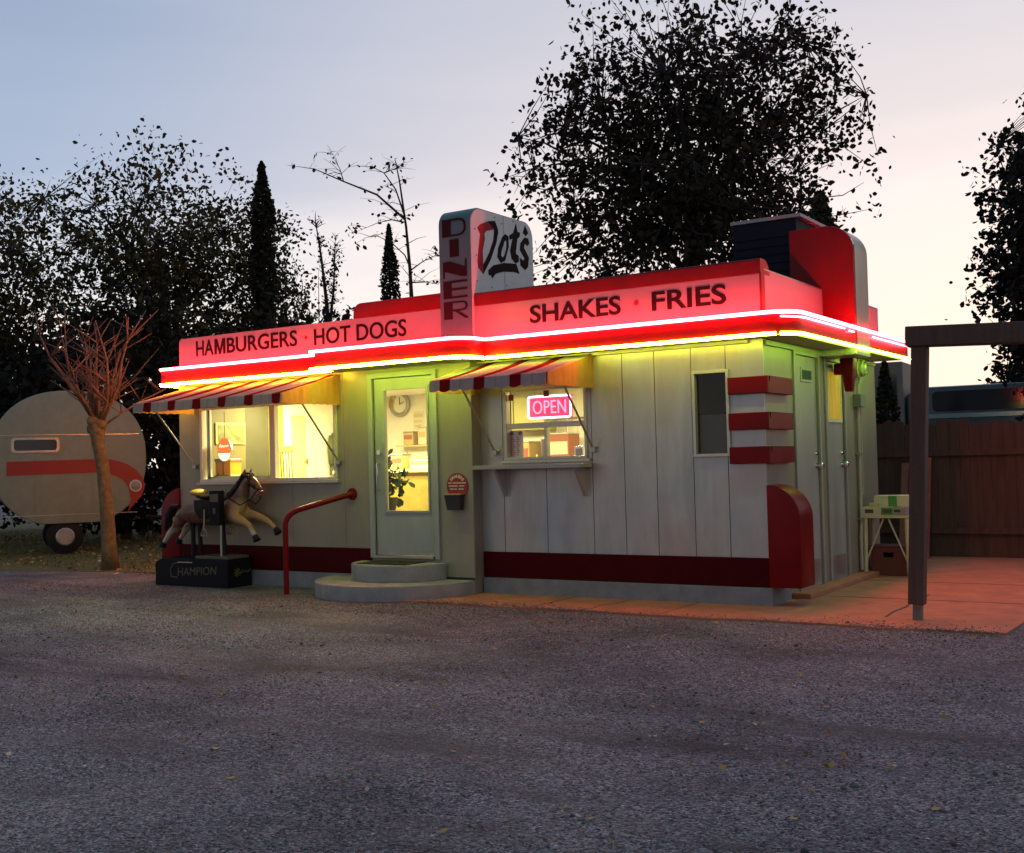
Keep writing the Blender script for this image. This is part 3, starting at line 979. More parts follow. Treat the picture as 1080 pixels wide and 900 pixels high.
# --- interior shell
MB().box(-8.2, -.14, .14, 3.82, .36, .40).box(-8.2, -3.46, -.03, .1399, .36, .40).build('interior_floor', INF, diner)
MB().box(-8.2, -.14, LY + .14, 3.82, 2.64, 2.68).build('interior_ceiling', INW, diner)
MB().box(-8.2, -1.05, 3.80, 3.825, .40, 2.64).build('interior_wall', INW, diner)
MB().box(-1.05, -1.0, .14, 3.82, .40, 2.64).build('interior_wall', INW, diner)
MB().box(-8.208, -8.18, 1.66, 3.80, .40, 2.64).build('interior_wall', INW, diner)
MB().box(-8.208, -8.18, -.02, .90, .40, 2.64).build('interior_wall', INO, diner)
MB().box(-8.208, -8.18, .901, 1.37, .40, 2.64).build('interior_wall', INOD, diner)
MB().box(-8.208, -8.16, 1.371, 1.659, .40, 2.64).build('interior_wall', mat('interior_yellow', (.42, .33, .05), .6), diner)
idr = MB().box(-8.18, -8.165, 1.80, 2.15, .42, 2.30).build('interior_door', CREAMD, diner)
MB().box(-8.18, -8.14, 1.72, 1.80, .40, 2.36).box(-8.18, -8.14, 2.15, 2.32, .40, 2.36).box(-8.18, -8.14, 1.80, 2.15, 2.30, 2.36).build('door_frame', CREAMF, idr)
MB().lathe([(0, -8.10), (.03, -8.105), (.03, -8.13), (.012, -8.14), (.012, -8.166)], (0, 2.11, 1.62), 12, 'x').build('knob', METAL, idr)

# ================================================================ ceiling lamps inside
LAMPE = emat('lamp_diffuser', (1, .90, .55), 9)
for x, y, nm in ((-7.2, 1.15, 'fluorescent ceiling lamp just inside the picture window'), (-5.6, 1.6, 'fluorescent ceiling lamp inside above the entrance door'), (-2.9, 1.9, 'fluorescent ceiling lamp inside over the serving hatch')):
    t = thing('ceiling_lamp', nm, 'lamp', (x, y, 2.64), 'ceiling lamps in the diner')
    MB().box(-.65, .65, -.13, .13, -.03, -.001).build('housing', INW, t)
    MB().box(-.62, .62, -.11, .11, -.055, -.031).build('diffuser', LAMPE, t)
    ld = bpy.data.lights.new('lamp_light', 'AREA')
    ld.shape = 'RECTANGLE'
    ld.size = 1.2
    ld.size_y = .22
    ld.energy = {-7.2: 140, -5.6: 82, -2.9: 74}[x]
    ld.color = (1, .83, .38)
    lo = bpy.data.objects.new('lamp_light', ld)
    COL.objects.link(lo)
    lo.parent = t
    lo.location = (0, 0, -.07)

# ================================================================ ROOF SIGN
rs = thing('roof_sign', 'tall rounded rooftop sign reading DINER on the edge and Dot\'s on its white face', 'sign', (-3.58, 0, 2.9))
def to(o, t):
    return local(o, t)
SX0, SX1, SY0, SY1, SZ0, SZ1 = -3.81, -3.37, -.215, 1.15, ET + .002, 4.46
prof = [(SY0, SZ0)] + [(SY0 + .19 - .19 * math.cos(R(a)), SZ1 - .19 + .19 * math.sin(R(a))) for a in range(0, 91, 9)] + [(SY1 - .19 + .19 * math.sin(R(a)), SZ1 - .19 + .19 * math.cos(R(a))) for a in range(0, 91, 9)] + [(SY1, 3.07), (.02, 3.07), (.02, SZ0)]
rb = MB().prism(prof, 'yz', SX0, SX1).build('sign_body', SIGNT, smooth=True, bevel=.008)
to(rb, rs)
inner = [(a + (.014 if a < .4 else -.014), b - (.014 if b > 4 else 0)) for a, b in prof[1:-3]] + [(SY1 - .014, 3.08), (SY0 + .014, 3.08)]
inner = [(SY0 + .014, ET + .01)] + [p for p in inner[:-2]] + [(SY1 - .014, 3.08), (.012, 3.08), (.012, ET + .01)]
sf = MB().prism(inner, 'yz', SX1 - .002, SX1 + .008).build('sign_face', SIGNW)
to(sf, rs)
to(MB().box(SX1 + .0081, SX1 + .0095, .480, .484, 3.5, 4.44).build('sheet_seam', LETTERB), rs)
for (a, b) in ((-.10, 3.6), (-.10, 3.9), (-.12, 4.2), (1.08, 3.6), (1.08, 3.95), (1.05, 4.2), (.3, 4.40), (.7, 4.42), (.45, 4.35), (.52, 3.62), (.2, 3.56), (.8, 3.55)):
    to(MB().prism(arc(a, b, .009, 0, 360, 8)[:-1], 'yz', SX1 + .008, SX1 + .0105).build('rivet', LETTERB), rs)
DOT = dict(
 red=[(-.069,4.221),(-.013,4.27),(.142,4.329),(.202,4.29),(.278,4.258),(.112,4.213),(.068,4.174),(.077,4.115),(.025,3.969),(.029,3.85),(.028,3.698),(-.071,3.76),(-.086,3.834),(-.037,4.064),(-.015,4.153)],
 dark=[(.148,4.332),(.298,4.361),(.357,4.271),(.361,4.227),(.317,4.098),(.19,3.888),(.034,3.699),(.036,3.808),(.156,3.953),(.256,4.124),(.28,4.246),(.202,4.293)],
 o=[(.514,4.237),(.448,4.191),(.352,4.042),(.335,3.934),(.408,3.875),(.499,3.916),(.584,4.093),(.584,4.217)],
 t=[(.759,4.4),(.694,4.279),(.604,4.233),(.608,4.182),(.674,4.204),(.615,4.052),(.646,3.959),(.726,3.912),(.8,3.94),(.803,4.01),(.738,4.034),(.78,4.216),(.835,4.255),(.844,4.302),(.788,4.307)],
 ap=[(.967,4.412),(.912,4.312),(.978,4.282),(1.031,4.327)],
 s=[(1.028,4.26),(.943,4.259),(.852,4.176),(.834,4.092),(.905,4.03),(.937,3.998),(.902,3.966),(.829,3.996),(.838,3.903),(.94,3.856),(1.01,3.907),(1.036,4.02),(.975,4.085),(.926,4.129),(.946,4.19),(1.006,4.162),(1.052,4.205)],
 u=[(.131,3.751),(.242,3.826),(.465,3.883),(.742,3.909),(.81,3.795),(.688,3.803),(.46,3.778),(.285,3.73),(.21,3.665),(.19,3.706),(.144,3.692)])
oin = [(.517,4.165),(.484,4.13),(.43,4.03),(.412,3.965),(.44,3.945),(.49,3.975),(.535,4.075),(.54,4.15)]
lm = MB()
for k in ('dark', 't', 'ap', 's', 'u'):
    lm.prism(DOT[k], 'yz', SX1 + .0082, SX1 + .0125)
lm.ring(DOT['o'], oin, 'yz', SX1 + .0082, SX1 + .0125)
to(lm.build('lettering', LETTERB), rs)
to(MB().prism(DOT['red'], 'yz', SX1 + .0082, SX1 + .013).build('lettering', LETTERR), rs)
# DINER down the edge
dl = MB()
def lp(poly, k):
    x0, w, z1, hh, pit = -3.755, .335, 4.335, .205, .2395
    dl.prism([(x0 + u * w, z1 - hh - k * pit + vv * hh) for u, vv in poly], 'xz', SY0 - .0065, SY0 - .0005)
def lring(o, i, k):
    for a in range(len(o) - 1):
        lp([o[a], o[a + 1], i[a + 1], i[a]], k)
lp([(0, 0), (.36, 0), (.36, 1), (0, 1)], 0)
oD = [(.361, 1), (.72, 1), (.88, .93), (.98, .75), (1, .5), (.98, .25), (.88, .07), (.72, 0), (.361, 0)]
iD = [(.361, .90), (.70, .90), (.82, .84), (.9, .70), (.92, .5), (.9, .3), (.82, .16), (.70, .10), (.361, .10)]
lring(oD, iD, 0)
lp([(.30, 0), (.68, 0), (.68, 1), (.30, 1)], 1)
lp([(0, .92), (.30, .95), (.93, .55), (.93, .02), (.80, .02), (0, .42)], 2)
lp([(.931, .02), (1, .02), (1, 1), (.931, 1)], 2)
lp([(0, 0), (.06, 0), (.06, .389), (0, .419)], 2)
lp([(0, 0), (.34, 0), (.34, 1), (0, 1)], 3)
for zb in (0, .45, .88):
    lp([(.341, zb), (1, zb), (1, zb + .12), (.341, zb + .12)], 3)
lp([(0, 0), (.36, 0), (.36, 1), (0, 1)], 4)
oR = [(.361, 1), (.78, 1), (.93, .94), (1, .8), (1, .65), (.93, .5), (.78, .44), (.361, .44)]
iR = [(.361, .90), (.76, .90), (.86, .87), (.91, .77), (.91, .67), (.86, .58), (.76, .54), (.361, .54)]
lring(oR, iR, 4)
lp([(.45, .439), (.62, .439), (1, .08), (1, 0), (.90, 0)], 4)
to(dl.build('lettering', LETTER), rs)

# ================================================================ ROOFTOP UNIT
ru = thing('rooftop_cooler', 'dark navy box shaped cooling unit standing on the flat roof beside the red tower', 'cooling unit', (-.7, 2.4, 3.06))
NAVY = mat('navy_metal', (.007, .008, .02), .6, 0, .15, var=.3)
MB().box(-.38, .40, -.40, .50, 0, 1.20).build('housing', NAVY, ru, bevel=.01)
MB().box(-.40, .46, -.42, .56, 1.201, 1.245).build('lid', mat('lid_metal', (.30, .27, .27), .5, .4), ru, bevel=.006)
lv = MB()
for k in range(9):
    lv.box(.401, .412, -.36, .46, .15 + k * .1, .21 + k * .1)
for k in range(10):
    lv.box(-.34, .36, -.412, -.401, .1 + k * .1, .16 + k * .1)
lv.build('louvre', NAVY, ru)
ph = MB().lathe([(.09, 0), (.09, .55), (.14, .56), (.14, .60), (0, .68)], (0, 0, 0), 14)
tag(ph.build('roof_vent_pipe', DARKM, loc=(-1.55, 2.7, 3.06), smooth=True), 'small dark capped vent pipe on the flat roof left of the cooling unit', 'vent pipe')

# ================================================================ AWNINGS
def awning(x0, x1, wy, wz, fy, fz, drop, label, off, dz=0):
    t = thing('awning', label, 'awning', (0, 0, 0), 'striped awnings over the diner windows')
    nx, ny = 60, 10
    mb = MB()
    for j in range(ny + 1):
        for i in range(nx + 1):
            u = i / nx
            vv = j / ny
            x = x0 + (x1 - x0) * u
            sag = -.012 * math.sin(math.pi * vv) * (1 + .6 * math.sin(x * 13))
            mb.v.append((x, wy + (fy - wy) * vv, wz + (fz - wz) * vv + sag))
    for j in range(ny):
        for i in range(nx):
            a = j * (nx + 1) + i
            mb.f.append((a, a + 1, a + nx + 2, a + nx + 1))
    m2 = AWN.copy()
    for nd in m2.node_tree.nodes:
        if nd.type == 'MATH' and nd.operation == 'MULTIPLY_ADD':
            nd.inputs[2].default_value = off
    mb.build('canopy', m2, t, smooth='all', recalc=False)
    vb = MB()
    n = int((x1 - x0) / .02)
    rows = 4
    for i in range(n + 1):
        x = x0 + (x1 - x0) * i / n
        sc_ = abs(math.sin(x * math.pi / .15))
        wv = .010 * math.sin(x * 21) + .006 * math.sin(x * 47)
        dd = drop - .02 + .02 * sc_
        for r_ in range(rows):
            q = r_ / (rows - 1)
            vb.v.append((x, fy - .004 + wv * q - .012 * q, fz - dd * q))
    for i in range(n):
        for r_ in range(rows - 1):
            a = i * rows + r_
            vb.f.append((a, a + rows, a + rows + 1, a + 1))
    vb.build('valance', m2, t, smooth='all', recalc=False)
    for x in (x0, x1):
        sb = MB()
        n = 40
        for i in range(n + 1):
            q = i / n
            y = wy + (fy - wy) * q
            zt = wz + (fz - wz) * q
            zb = fz - drop + .012 * abs(math.sin(q * 28)) + dz * (1 - q)
            wv = .007 * math.sin(q * 60) + .004 * math.sin(q * 23)
            sb.v += [(x + wv * .3, y, zt), (x + wv, y, zb)]
        for i in range(n):
            sb.f.append((2 * i, 2 * i + 2, 2 * i + 3, 2 * i + 1))
        sb.build('side_panel', AWNS, t, smooth='all', recalc=False)
    return t
def awning_arms(t, x0, x1, wy, wz, fy, fz):
    for x in (x0, x1):
        o = MB().tube([(x, wy - .03, wz), (x, fy, fz)], .012, 8).build('arm', METAL, t, smooth=True)
        MB().box(x - .03, x + .03, wy - .055, wy - .002, wz - .035, wz + .02).build('wall_bracket', METAL, o, bevel=.004)
        MB().tube([(x, wy - .04, wz), (x + .05, wy - .02, wz + .02)], .009, 6).build('pivot', METAL, o)
    MB().tube([(x0 + .01, fy, fz), (x1 - .01, fy, fz)], .012, 8).build('front_bar', METAL, t, smooth=True)
aL = awning(-8.02, -5.40, LY - .012, 2.655, -1.20, 2.385, .125, 'wide striped awning above the big picture window', .35)
awning_arms(aL, -8.00, -5.43, LY, 1.57, -.86, 2.30)
aR = awning(-3.42, -1.92, -.012, 2.665, -.97, 2.415, .135, 'shorter striped awning above the serving hatch', .30)
awning_arms(aR, -3.22, -1.94, 0, 1.63, -.66, 2.34)

# ================================================================ NEON OPEN SIGN and other window things
os_ = thing('open_sign', 'pink neon OPEN sign hanging in the serving hatch window', 'neon sign', (-2.525, .06, 2.115))
MB().box(-.285, .285, .0, .012, -.13, .13).build('backing', mat('sign_backing', (.35, .03, .08), .5, emit=(1, .05, .16), estr=.45), os_)
rr_ = rrect(-.275, .275, -.12, .12, .03)
MB().tube([(x, -.02, z) for x, z in rr_ + rr_[:1]], .011, 8).build('border_tube', emat('neon_white_violet', (1, .75, .95), 2.6), os_, smooth='all')
text_mb('OPEN', 'xz', -.215, .215, -.075, .075, -.012, .012, -.004, 1.05).build('lettering', emat('neon_red', (1, .16, .26), 2.2), os_)
MB().tube([(-.2, .006, .13), (-.2, .006, .2)], .003, 5).tube([(.2, .006, .13), (.2, .006, .2)], .003, 5).build('chain', METAL, os_)
ov = thing('oval_lamp_sign', 'small glowing oval sign, red above and white below, inside the picture window', 'sign', (-7.72, .06, 1.78))
def oval(rx, rz, a0, a1): return [(rx * math.cos(R(a)), rz * math.sin(R(a))) for a in np.linspace(a0, a1, 21)]
MB().prism(oval(.135, .165, 0, 360)[:-1], 'xz', .0, .03).build('rim', METAL, ov)
MB().prism(oval(.125, .155, -18, 198), 'xz', -.004, -.0005).build('red_field', emat('sign_red_glow', (1, .13, .025), 1.15), ov)
MB().prism(oval(.125, .155, 198, 342), 'xz', -.004, -.0005).build('white_field', emat('sign_white_glow', (1, .9, .55), 1.2), ov)
MB().tube([(-.085, -.007, .035), (-.06, -.007, .075), (-.045, -.007, .03), (-.02, -.007, .06), (0, -.007, .035), (.03, -.007, .06), (.05, -.007, .04), (.09, -.007, .06)], .008, 6).build('scroll', emat('scroll_glow', (1, .75, .4), 1.1), ov)
MB().tube([(0, .01, .16), (0, .01, .52)], .004, 5).build('cord', BLACK, ov)
# menu board taped inside the serving window
mbd = thing('menu_board', 'white price list card with rows of red lettering in the serving hatch', 'menu', (-3.0, .075, 1.71))
MB().box(-.095, .095, 0, .006, -.155, .155).build('card', mat('menu_card', (.75, .72, .62), .6), mbd)
ml = MB()
ml.box(-.085, -.03, -.002, -.0003, .10, .145).box(.035, .085, -.002, -.0003, .105, .145)
for k in range(10):
    z = .075 - k * .022
    ml.box(-.08, -.08 + .05 + .01 * ((k * 7) % 3), -.002, -.0003, z, z + .011)
    ml.box(.01, .01 + .025 + .008 * ((k * 5) % 3), -.002, -.0003, z, z + .011)
ml.build('print_rows', mat('menu_red', (.5, .02, .02), .6), mbd)
# --- room furniture
ct = MB().box(-8.15, -6.95, -.015, .42, 1.34, 1.385).box(-8.13, -6.97, .0, .40, .41, 1.339)
tag(ct.build('window_counter', mat('counter_wood', (.30, .2, .08), .5, var=.2), bevel=.005), 'wooden counter under the picture window inside', 'counter')
dp = thing('drink_dispenser', 'glass drink dispenser on the counter below the oval lamp sign', 'dispenser', (-7.85, .25, 1.386))
MB().box(-.16, .16, -.11, .11, 0, .05).box(-.16, .16, -.11, .11, .235, .275).build('casing', METAL, dp, bevel=.006)
MB().box(-.145, -.02, -.10, .10, .051, .234).box(.02, .145, -.10, .10, .051, .234).build('tank', mat('orange_drink', (.8, .33, .03), .2), dp)
MB().tube([(-.08, -.12, .07), (-.08, -.15, .055)], .012, 6).tube([(.08, -.12, .07), (.08, -.15, .055)], .012, 6).build('tap', CHROME, dp)
chr_ = thing('spindle_chair', 'olive green spindle back chair inside by the dark wall', 'chair', (-7.85, 1.12, .40), rotz=R(-80))
CHG = mat('chair_green', (.16, .17, .05), .5, var=.2)
MB().box(-.2, .2, -.2, .2, .66, .70).build('seat', CHG, chr_, bevel=.01)
MB().box(-.21, .21, .17, .21, 1.34, 1.43).build('top_rail', CHG, chr_, bevel=.01)
sd = MB()
for k in range(6):
    x = -.17 + k * .068
    sd.tube([(x, .18, .70), (x, .205, 1.0), (x, .19, 1.35)], .012, 6)
sd.build('spindle', CHG, chr_)
for sx in (-.17, .17):
    for sy in (-.17, .17):
        MB().tube([(sx, sy, .66), (sx * 1.15, sy * 1.15, 0)], [.02, .015], 8).build('leg', CHG, chr_)
pf = thing('framed_picture', 'yellow framed picture hanging on the olive wall inside', 'picture', (-8.178, .60, 2.02))
MB().box(0, .02, -.28, .28, -.15, .15).build('frame', mat('frame_yellow', (.55, .45, .1), .5), pf, bevel=.004)
MB().box(.0201, .023, -.25, .25, -.12, .12).build('print', mat('print_olive', (.12, .13, .03), .6, var=.6, vscale=9), pf)
ctg = thing('hanging_coat', 'dark green coat hanging on a hook inside at the right of the picture window', 'coat', (-8.16, 2.78, 2.05))
cmb = MB()
secs = [(0, .06, .04), (-.06, .13, .06), (-.16, .16, .075), (-.4, .15, .08), (-.66, .165, .085)]
nseg = 24
for z, ry, rx in secs:
    for k in range(nseg):
        a = 2 * math.pi * k / nseg
        fl_ = 1 + .10 * math.sin(5 * a) * (z < -.1)
        cmb.v.append((rx * (1 + math.cos(a)) * fl_ * .7, ry * math.sin(a) * fl_, z + (.012 * math.sin(6 * a) if z < -.6 else 0)))
for i in range(len(secs) - 1):
    for k in range(nseg):
        a0 = i * nseg + k
        a1 = i * nseg + (k + 1) % nseg
        cmb.f.append((a0, a1, a1 + nseg, a0 + nseg))
cmb.build('body', mat('coat_cloth', (.07, .085, .02), .9, var=.3), ctg, smooth='all')
for s_ in (-1, 1):
    MB().tube([(.06, s_ * .12, -.06), (.075, s_ * .18, -.25), (.085, s_ * .17, -.5)], [.05, .045, .04], 8).build('sleeve', MATS['coat_cloth'], ctg, smooth='all')
MB().ball((.06, 0, -.02), (.05, .08, .03)).build('collar', mat('coat_collar', (.35, .4, .16), .9), ctg, smooth='all')
cp = thing('orange_cap', 'orange cap hung above the green coat inside', 'cap', (-8.10, 2.82, 2.16))
MB().ball((0, 0, 0), (.075, .10, .075)).build('crown', mat('cap_orange', (.75, .17, .03), .8), cp, smooth='all')
MB().ball((.06, -.04, -.04), (.06, .08, .012)).build('visor', mat('cap_visor', (.5, .12, .03), .8), cp, smooth='all')
hk = MB().tube([(-8.18, 2.8, 2.12), (-8.09, 2.8, 2.10), (-8.08, 2.8, 2.14)], .008, 6)
tag(hk.build('coat_hook', METAL), 'small metal coat hook on the white wall inside', 'hook')
# back counter, shelves, machines seen through the door and hatch
bc = thing('back_counter', 'pale back counter along the kitchen wall', 'counter', (-5.5, 3.45, .40))
MB().box(-2.45, 2.4, -.32, .34, .93, .97).build('worktop', mat('worktop', (.6, .55, .35), .4), bc, bevel=.006)
MB().box(-2.4, 2.35, -.28, .34, 0, .929).build('carcass', mat('carcass', (.42, .36, .10), .5, var=.15), bc)
cd = MB()
for k in range(8):
    cd.box(-2.35 + k * .58, -2.35 + k * .58 + .54, -.30, -.281, .08, .88)
cd.build('cupboard_door', CREAMD, bc, bevel=.004)
fc = thing('front_counter', 'cream customer counter inside facing the entrance door', 'counter', (-6.6, 2.35, .40))
MB().box(-1.0, 1.1, -.25, .25, 1.0, 1.05).build('worktop', mat('counter_top', (.75, .65, .35), .35), fc, bevel=.008)
MB().box(-.95, 1.05, -.2, .2, 0, .999).build('front_panel', mat('counter_front', (.3, .24, .05), .5, var=.2), fc)
clk = thing('wall_clock', 'large round wall clock high on the back wall inside', 'clock', (-7.62, 3.79, 2.50))
MB().lathe([(.145, -.03), (.19, -.05), (.21, -.03), (.21, 0)], (0, 0, 0), 28, 'y').build('rim', mat('clock_rim', (.35, .33, .2), .3, .6), clk, smooth='all')
MB().lathe([(0, -.012), (.146, -.012)], (0, 0, 0), 28, 'y').build('dial', mat('clock_dial', (.8, .78, .65), .5), clk)
MB().box(-.006, .006, -.018, -.013, 0, .12).prism([(0, -.008), (.09, .03), (.088, .04), (0, .006)], 'xz', -.022, -.0185).build('hand', BLACK, clk)
sh2 = thing('wall_shelf', 'wall shelf with wire brackets on the back wall inside', 'shelf', (-7.1, 3.70, 1.80))
MB().box(-.45, .45, -.14, .09, 0, .025).build('board', mat('shelf_wood', (.5, .42, .2), .5), sh2)
MB().tube([(-.3, .08, -.2), (-.3, -.12, 0)], .01, 6).tube([(.3, .08, -.2), (.3, -.12, 0)], .01, 6).build('bracket', METAL, sh2)
crm = [mat('carton_a', (.6, .55, .4), .7), mat('carton_b', (.45, .35, .12), .7), mat('carton_c', (.30, .1, .05), .7)]
for i, (x, y, z, w_, d_, h_, c_, lb) in enumerate([
        (-7.30, 3.64, 1.826, .2, .14, .2, 1, 'ochre tin standing on the wall shelf inside'),
        (-7.02, 3.64, 1.826, .16, .14, .26, 0, 'tall pale tin standing on the wall shelf inside'),
        (-6.80, 3.64, 1.826, .12, .12, .15, 2, 'small brown tin standing on the wall shelf inside'),
        (-5.05, 3.45, 1.371, .42, .34, .42, 1, 'ochre boxy machine on the back counter behind the hatch'),
        (-4.35, 3.42, 1.371, .38, .32, .52, 2, 'brown coffee machine on the back counter behind the hatch'),
        (-6.05, 2.35, 1.451, .34, .26, .14, 0, 'pale carton lying on the customer counter inside'),
        (-6.45, 2.30, 1.451, .22, .2, .2, 1, 'ochre carton standing on the customer counter inside')]):
    t = thing('coffee_machine' if 'coffee' in lb else ('kitchen_machine' if 'machine' in lb else ('tin' if 'tin' in lb else 'carton')), lb, 'machine' if 'machine' in lb else ('tin' if 'tin' in lb else 'carton'), (x, y, z))
    MB().box(-w_ / 2, w_ / 2, -d_ / 2, d_ / 2, 0, h_).build('body', crm[c_], t, bevel=.012)
    MB().box(-w_ / 2 + .02, w_ / 2 - .02, -d_ / 2 - .004, -d_ / 2 - .0005, h_ * .45, h_ * .8).build('front_plate', crm[(c_ + 1) % 3], t)
    MB().box(-w_ / 2 - .004, w_ / 2 + .004, -d_ / 2 - .004, d_ / 2 + .004, h_ + .0005, h_ + .02).build('lid', METAL, t, bevel=.004)
cab = thing('wall_cupboard', 'yellow green wall cupboard high behind the serving hatch', 'cupboard', (-5.2, 3.62, 1.98))
MB().box(-.55, .55, -.16, .17, 0, .5).build('carcass', mat('cupboard_green', (.42, .42, .12), .5), cab, bevel=.005)
MB().box(-.53, -.01, -.18, -.161, .02, .48).box(.01, .53, -.18, -.161, .02, .48).build('door', mat('cupboard_door', (.5, .5, .18), .5), cab, bevel=.004)
# clutter on the counters and walls
PAP = mat('paper', (.70, .66, .52), .7)
def bottle(x, y, z, h, col, label, cat='bottle'):
    t = thing(cat, label, cat, (x, y, z))
    MB().lathe([(0, 0), (.034, 0), (.036, h * .55), (.014, h * .78), (.014, h * .9)], (0, 0, 0), 12).build('body', col, t, smooth=True)
    MB().lathe([(.016, h * .9), (.012, h), (0, h)], (0, 0, 0), 10).build('cap', PAP, t, smooth=True)
KET = mat('ketchup', (.45, .02, .015), .4)
MUS = mat('mustard', (.6, .4, .02), .4)
bottle(-6.92, 2.30, 1.451, .22, KET, 'red squeeze bottle on the customer counter left of the ochre carton')
bottle(-6.80, 2.24, 1.451, .20, MUS, 'yellow squeeze bottle on the customer counter beside the red one')
bottle(-3.95, 3.35, 1.371, .26, KET, 'red bottle on the back counter right of the coffee machine')
bottle(-4.72, 3.30, 1.371, .24, MUS, 'yellow bottle on the back counter between the two machines')
for x, z, w_, h_, lb in ((-7.25, 2.22, .22, .3, 'white paper notice pinned high on the back wall right of the clock'), (-6.55, 2.05, .3, .22, 'wide paper notice pinned on the back wall above the counter'), (-5.72, 1.95, .2, .28, 'paper notice pinned on the back wall left of the cupboard')):
    t = thing('paper_notice', lb, 'notice', (x, 3.797, z))
    MB().box(-w_ / 2, w_ / 2, -.004, 0, -h_ / 2, h_ / 2).build('sheet', PAP, t)
    MB().box(-w_ * .4, w_ * .4, -.006, -.0045, h_ * .18, h_ * .38).box(-w_ * .4, w_ * .3, -.006, -.0045, -h_ * .1, h_ * .02).box(-w_ * .4, w_ * .2, -.006, -.0045, -h_ * .34, -h_ * .22).build('print_rows', CREAMD, t)
cu = thing('paper_cups', 'stack of white paper cups inside the hatch by the menu card', 'cups', (-2.72, .28, 1.50))
MB().box(-.3, .62, -.12, .14, -.03, 0).build('ledge', METAL, cu)
MB().lathe([(0, 0), (.03, 0), (.042, .10), (.043, .26), (.04, .26), (0, .25)], (-.02, 0, .001), 14).lathe([(.0425, .12), (.046, .123), (.0425, .13)], (-.02, 0, 0), 14).build('cup', PAP, cu, smooth=True)
nd_ = thing('napkin_dispenser', 'shiny napkin dispenser inside the right pane of the hatch', 'dispenser', (-2.25, .28, 1.501))
MB().box(-.06, .06, -.08, .08, 0, .17).build('case', CHROME, nd_, bevel=.01)
MB().box(-.04, .04, -.084, -.0805, .03, .14).build('napkins', PAP, nd_)
ut = thing('utensil_rail', 'rail of hanging ladles on the kitchen back wall', 'utensils', (-4.45, 3.74, 2.02))
MB().tube([(-.45, 0, .12), (.45, 0, .12)], .01, 6).build('rail', METAL, ut)
for k in range(5):
    x = -.36 + k * .18
    MB().tube([(x, 0, .12), (x, -.01, -.14)], .007, 6).ball((x, -.02, -.17), (.035, .02, .03), 10, 6).build('ladle', METAL, ut, smooth=True)
# potted plant inside the door
ip = thing('potted_plant', 'dark leafy potted plant on a stool just inside the entrance door', 'plant', (-5.20, .45, .40))
MB().lathe([(.0, .0), (.17, .0), (.17, .50), (0, .5)], (0, 0, 0), 16).build('stool', INOD, ip, smooth=True)
MB().lathe([(.0, .501), (.09, .501), (.13, .70), (.11, .70), (.1, .66), (0, .66)], (0, 0, 0), 16).build('pot', mat('pot_dark', (.05, .045, .03), .8), ip, smooth=True)
rg = np.random.default_rng(3)
P = rg.normal(size=(170, 3)) * [.11, .11, .13] + [0, 0, .9]
V, F = leaf_quads(P, .05, rg=rg)
o = scatter_mesh('foliage', V, F, rand_color_mat('plant_leaf', [(0, (.02, .04, .01)), (1, (.08, .12, .03))]))
o.parent = ip

# ================================================================ STEPS, HANDRAIL, WALL FITTINGS
def half_ell(cx_, cy0, a, b, n=36):
    return [(cx_ + a * math.cos(R(180 + 180 * i / n)), cy0 + b * math.sin(R(180 + 180 * i / n))) for i in range(n + 1)]
st = thing('entrance_steps', 'two rounded concrete steps below the entrance door', 'steps', (-4.38, LY, 0))
def toS(o): return local(o, st)
toS(MB().prism(half_ell(-4.47, LY - .012, 1.05, 1.03), 'xy', 0.0, .175).build('lower_step', STEPC, bevel=.014, smooth=True))
toS(MB().prism(half_ell(-4.44, LY - .033, .63, .60), 'xy', .1755, .365).build('upper_step', STEPC, bevel=.014, smooth=True))
mt = MB().box(-4.80, -4.08, LY - .46, LY - .06, .3655, .376)
tag(mt.build('door_mat', mat('rubber_mat', (.02, .018, .016), .9, bump=.8, bscale=120), bevel=.004), 'black rubber door mat on the upper entrance step', 'mat')
hr = thing('handrail', 'bent red pipe handrail left of the entrance steps', 'handrail', (-5.7, -.88, 0))
pp = [(-5.70, -.88, -.02), (-5.70, -.88, .5), (-5.70, -.88, .80)]
A, B = Vector((-5.70, -.88, .80)), Vector((-5.24, LY, 1.17))
C_ = Vector((-5.66, -.82, .98))
for i in range(1, 11):
    t_ = i / 10
    D_ = C_.lerp(B, .18)
    q = (A * (1 - t_) ** 2 + Vector((-5.70, -.88, .97)) * 2 * t_ * (1 - t_) + D_ * t_ ** 2)
    pp.append(tuple(q))
pp.append((-5.24, LY - .005, 1.17))
local(MB().tube(pp, .034, 12).build('rail', RED, smooth=True), hr)
local(MB().lathe([(0, LY - .022), (.07, LY - .022), (.075, LY - .004)], (-5.24, 0, 1.17), 16, 'y').build('flange', RED, smooth=True), hr)
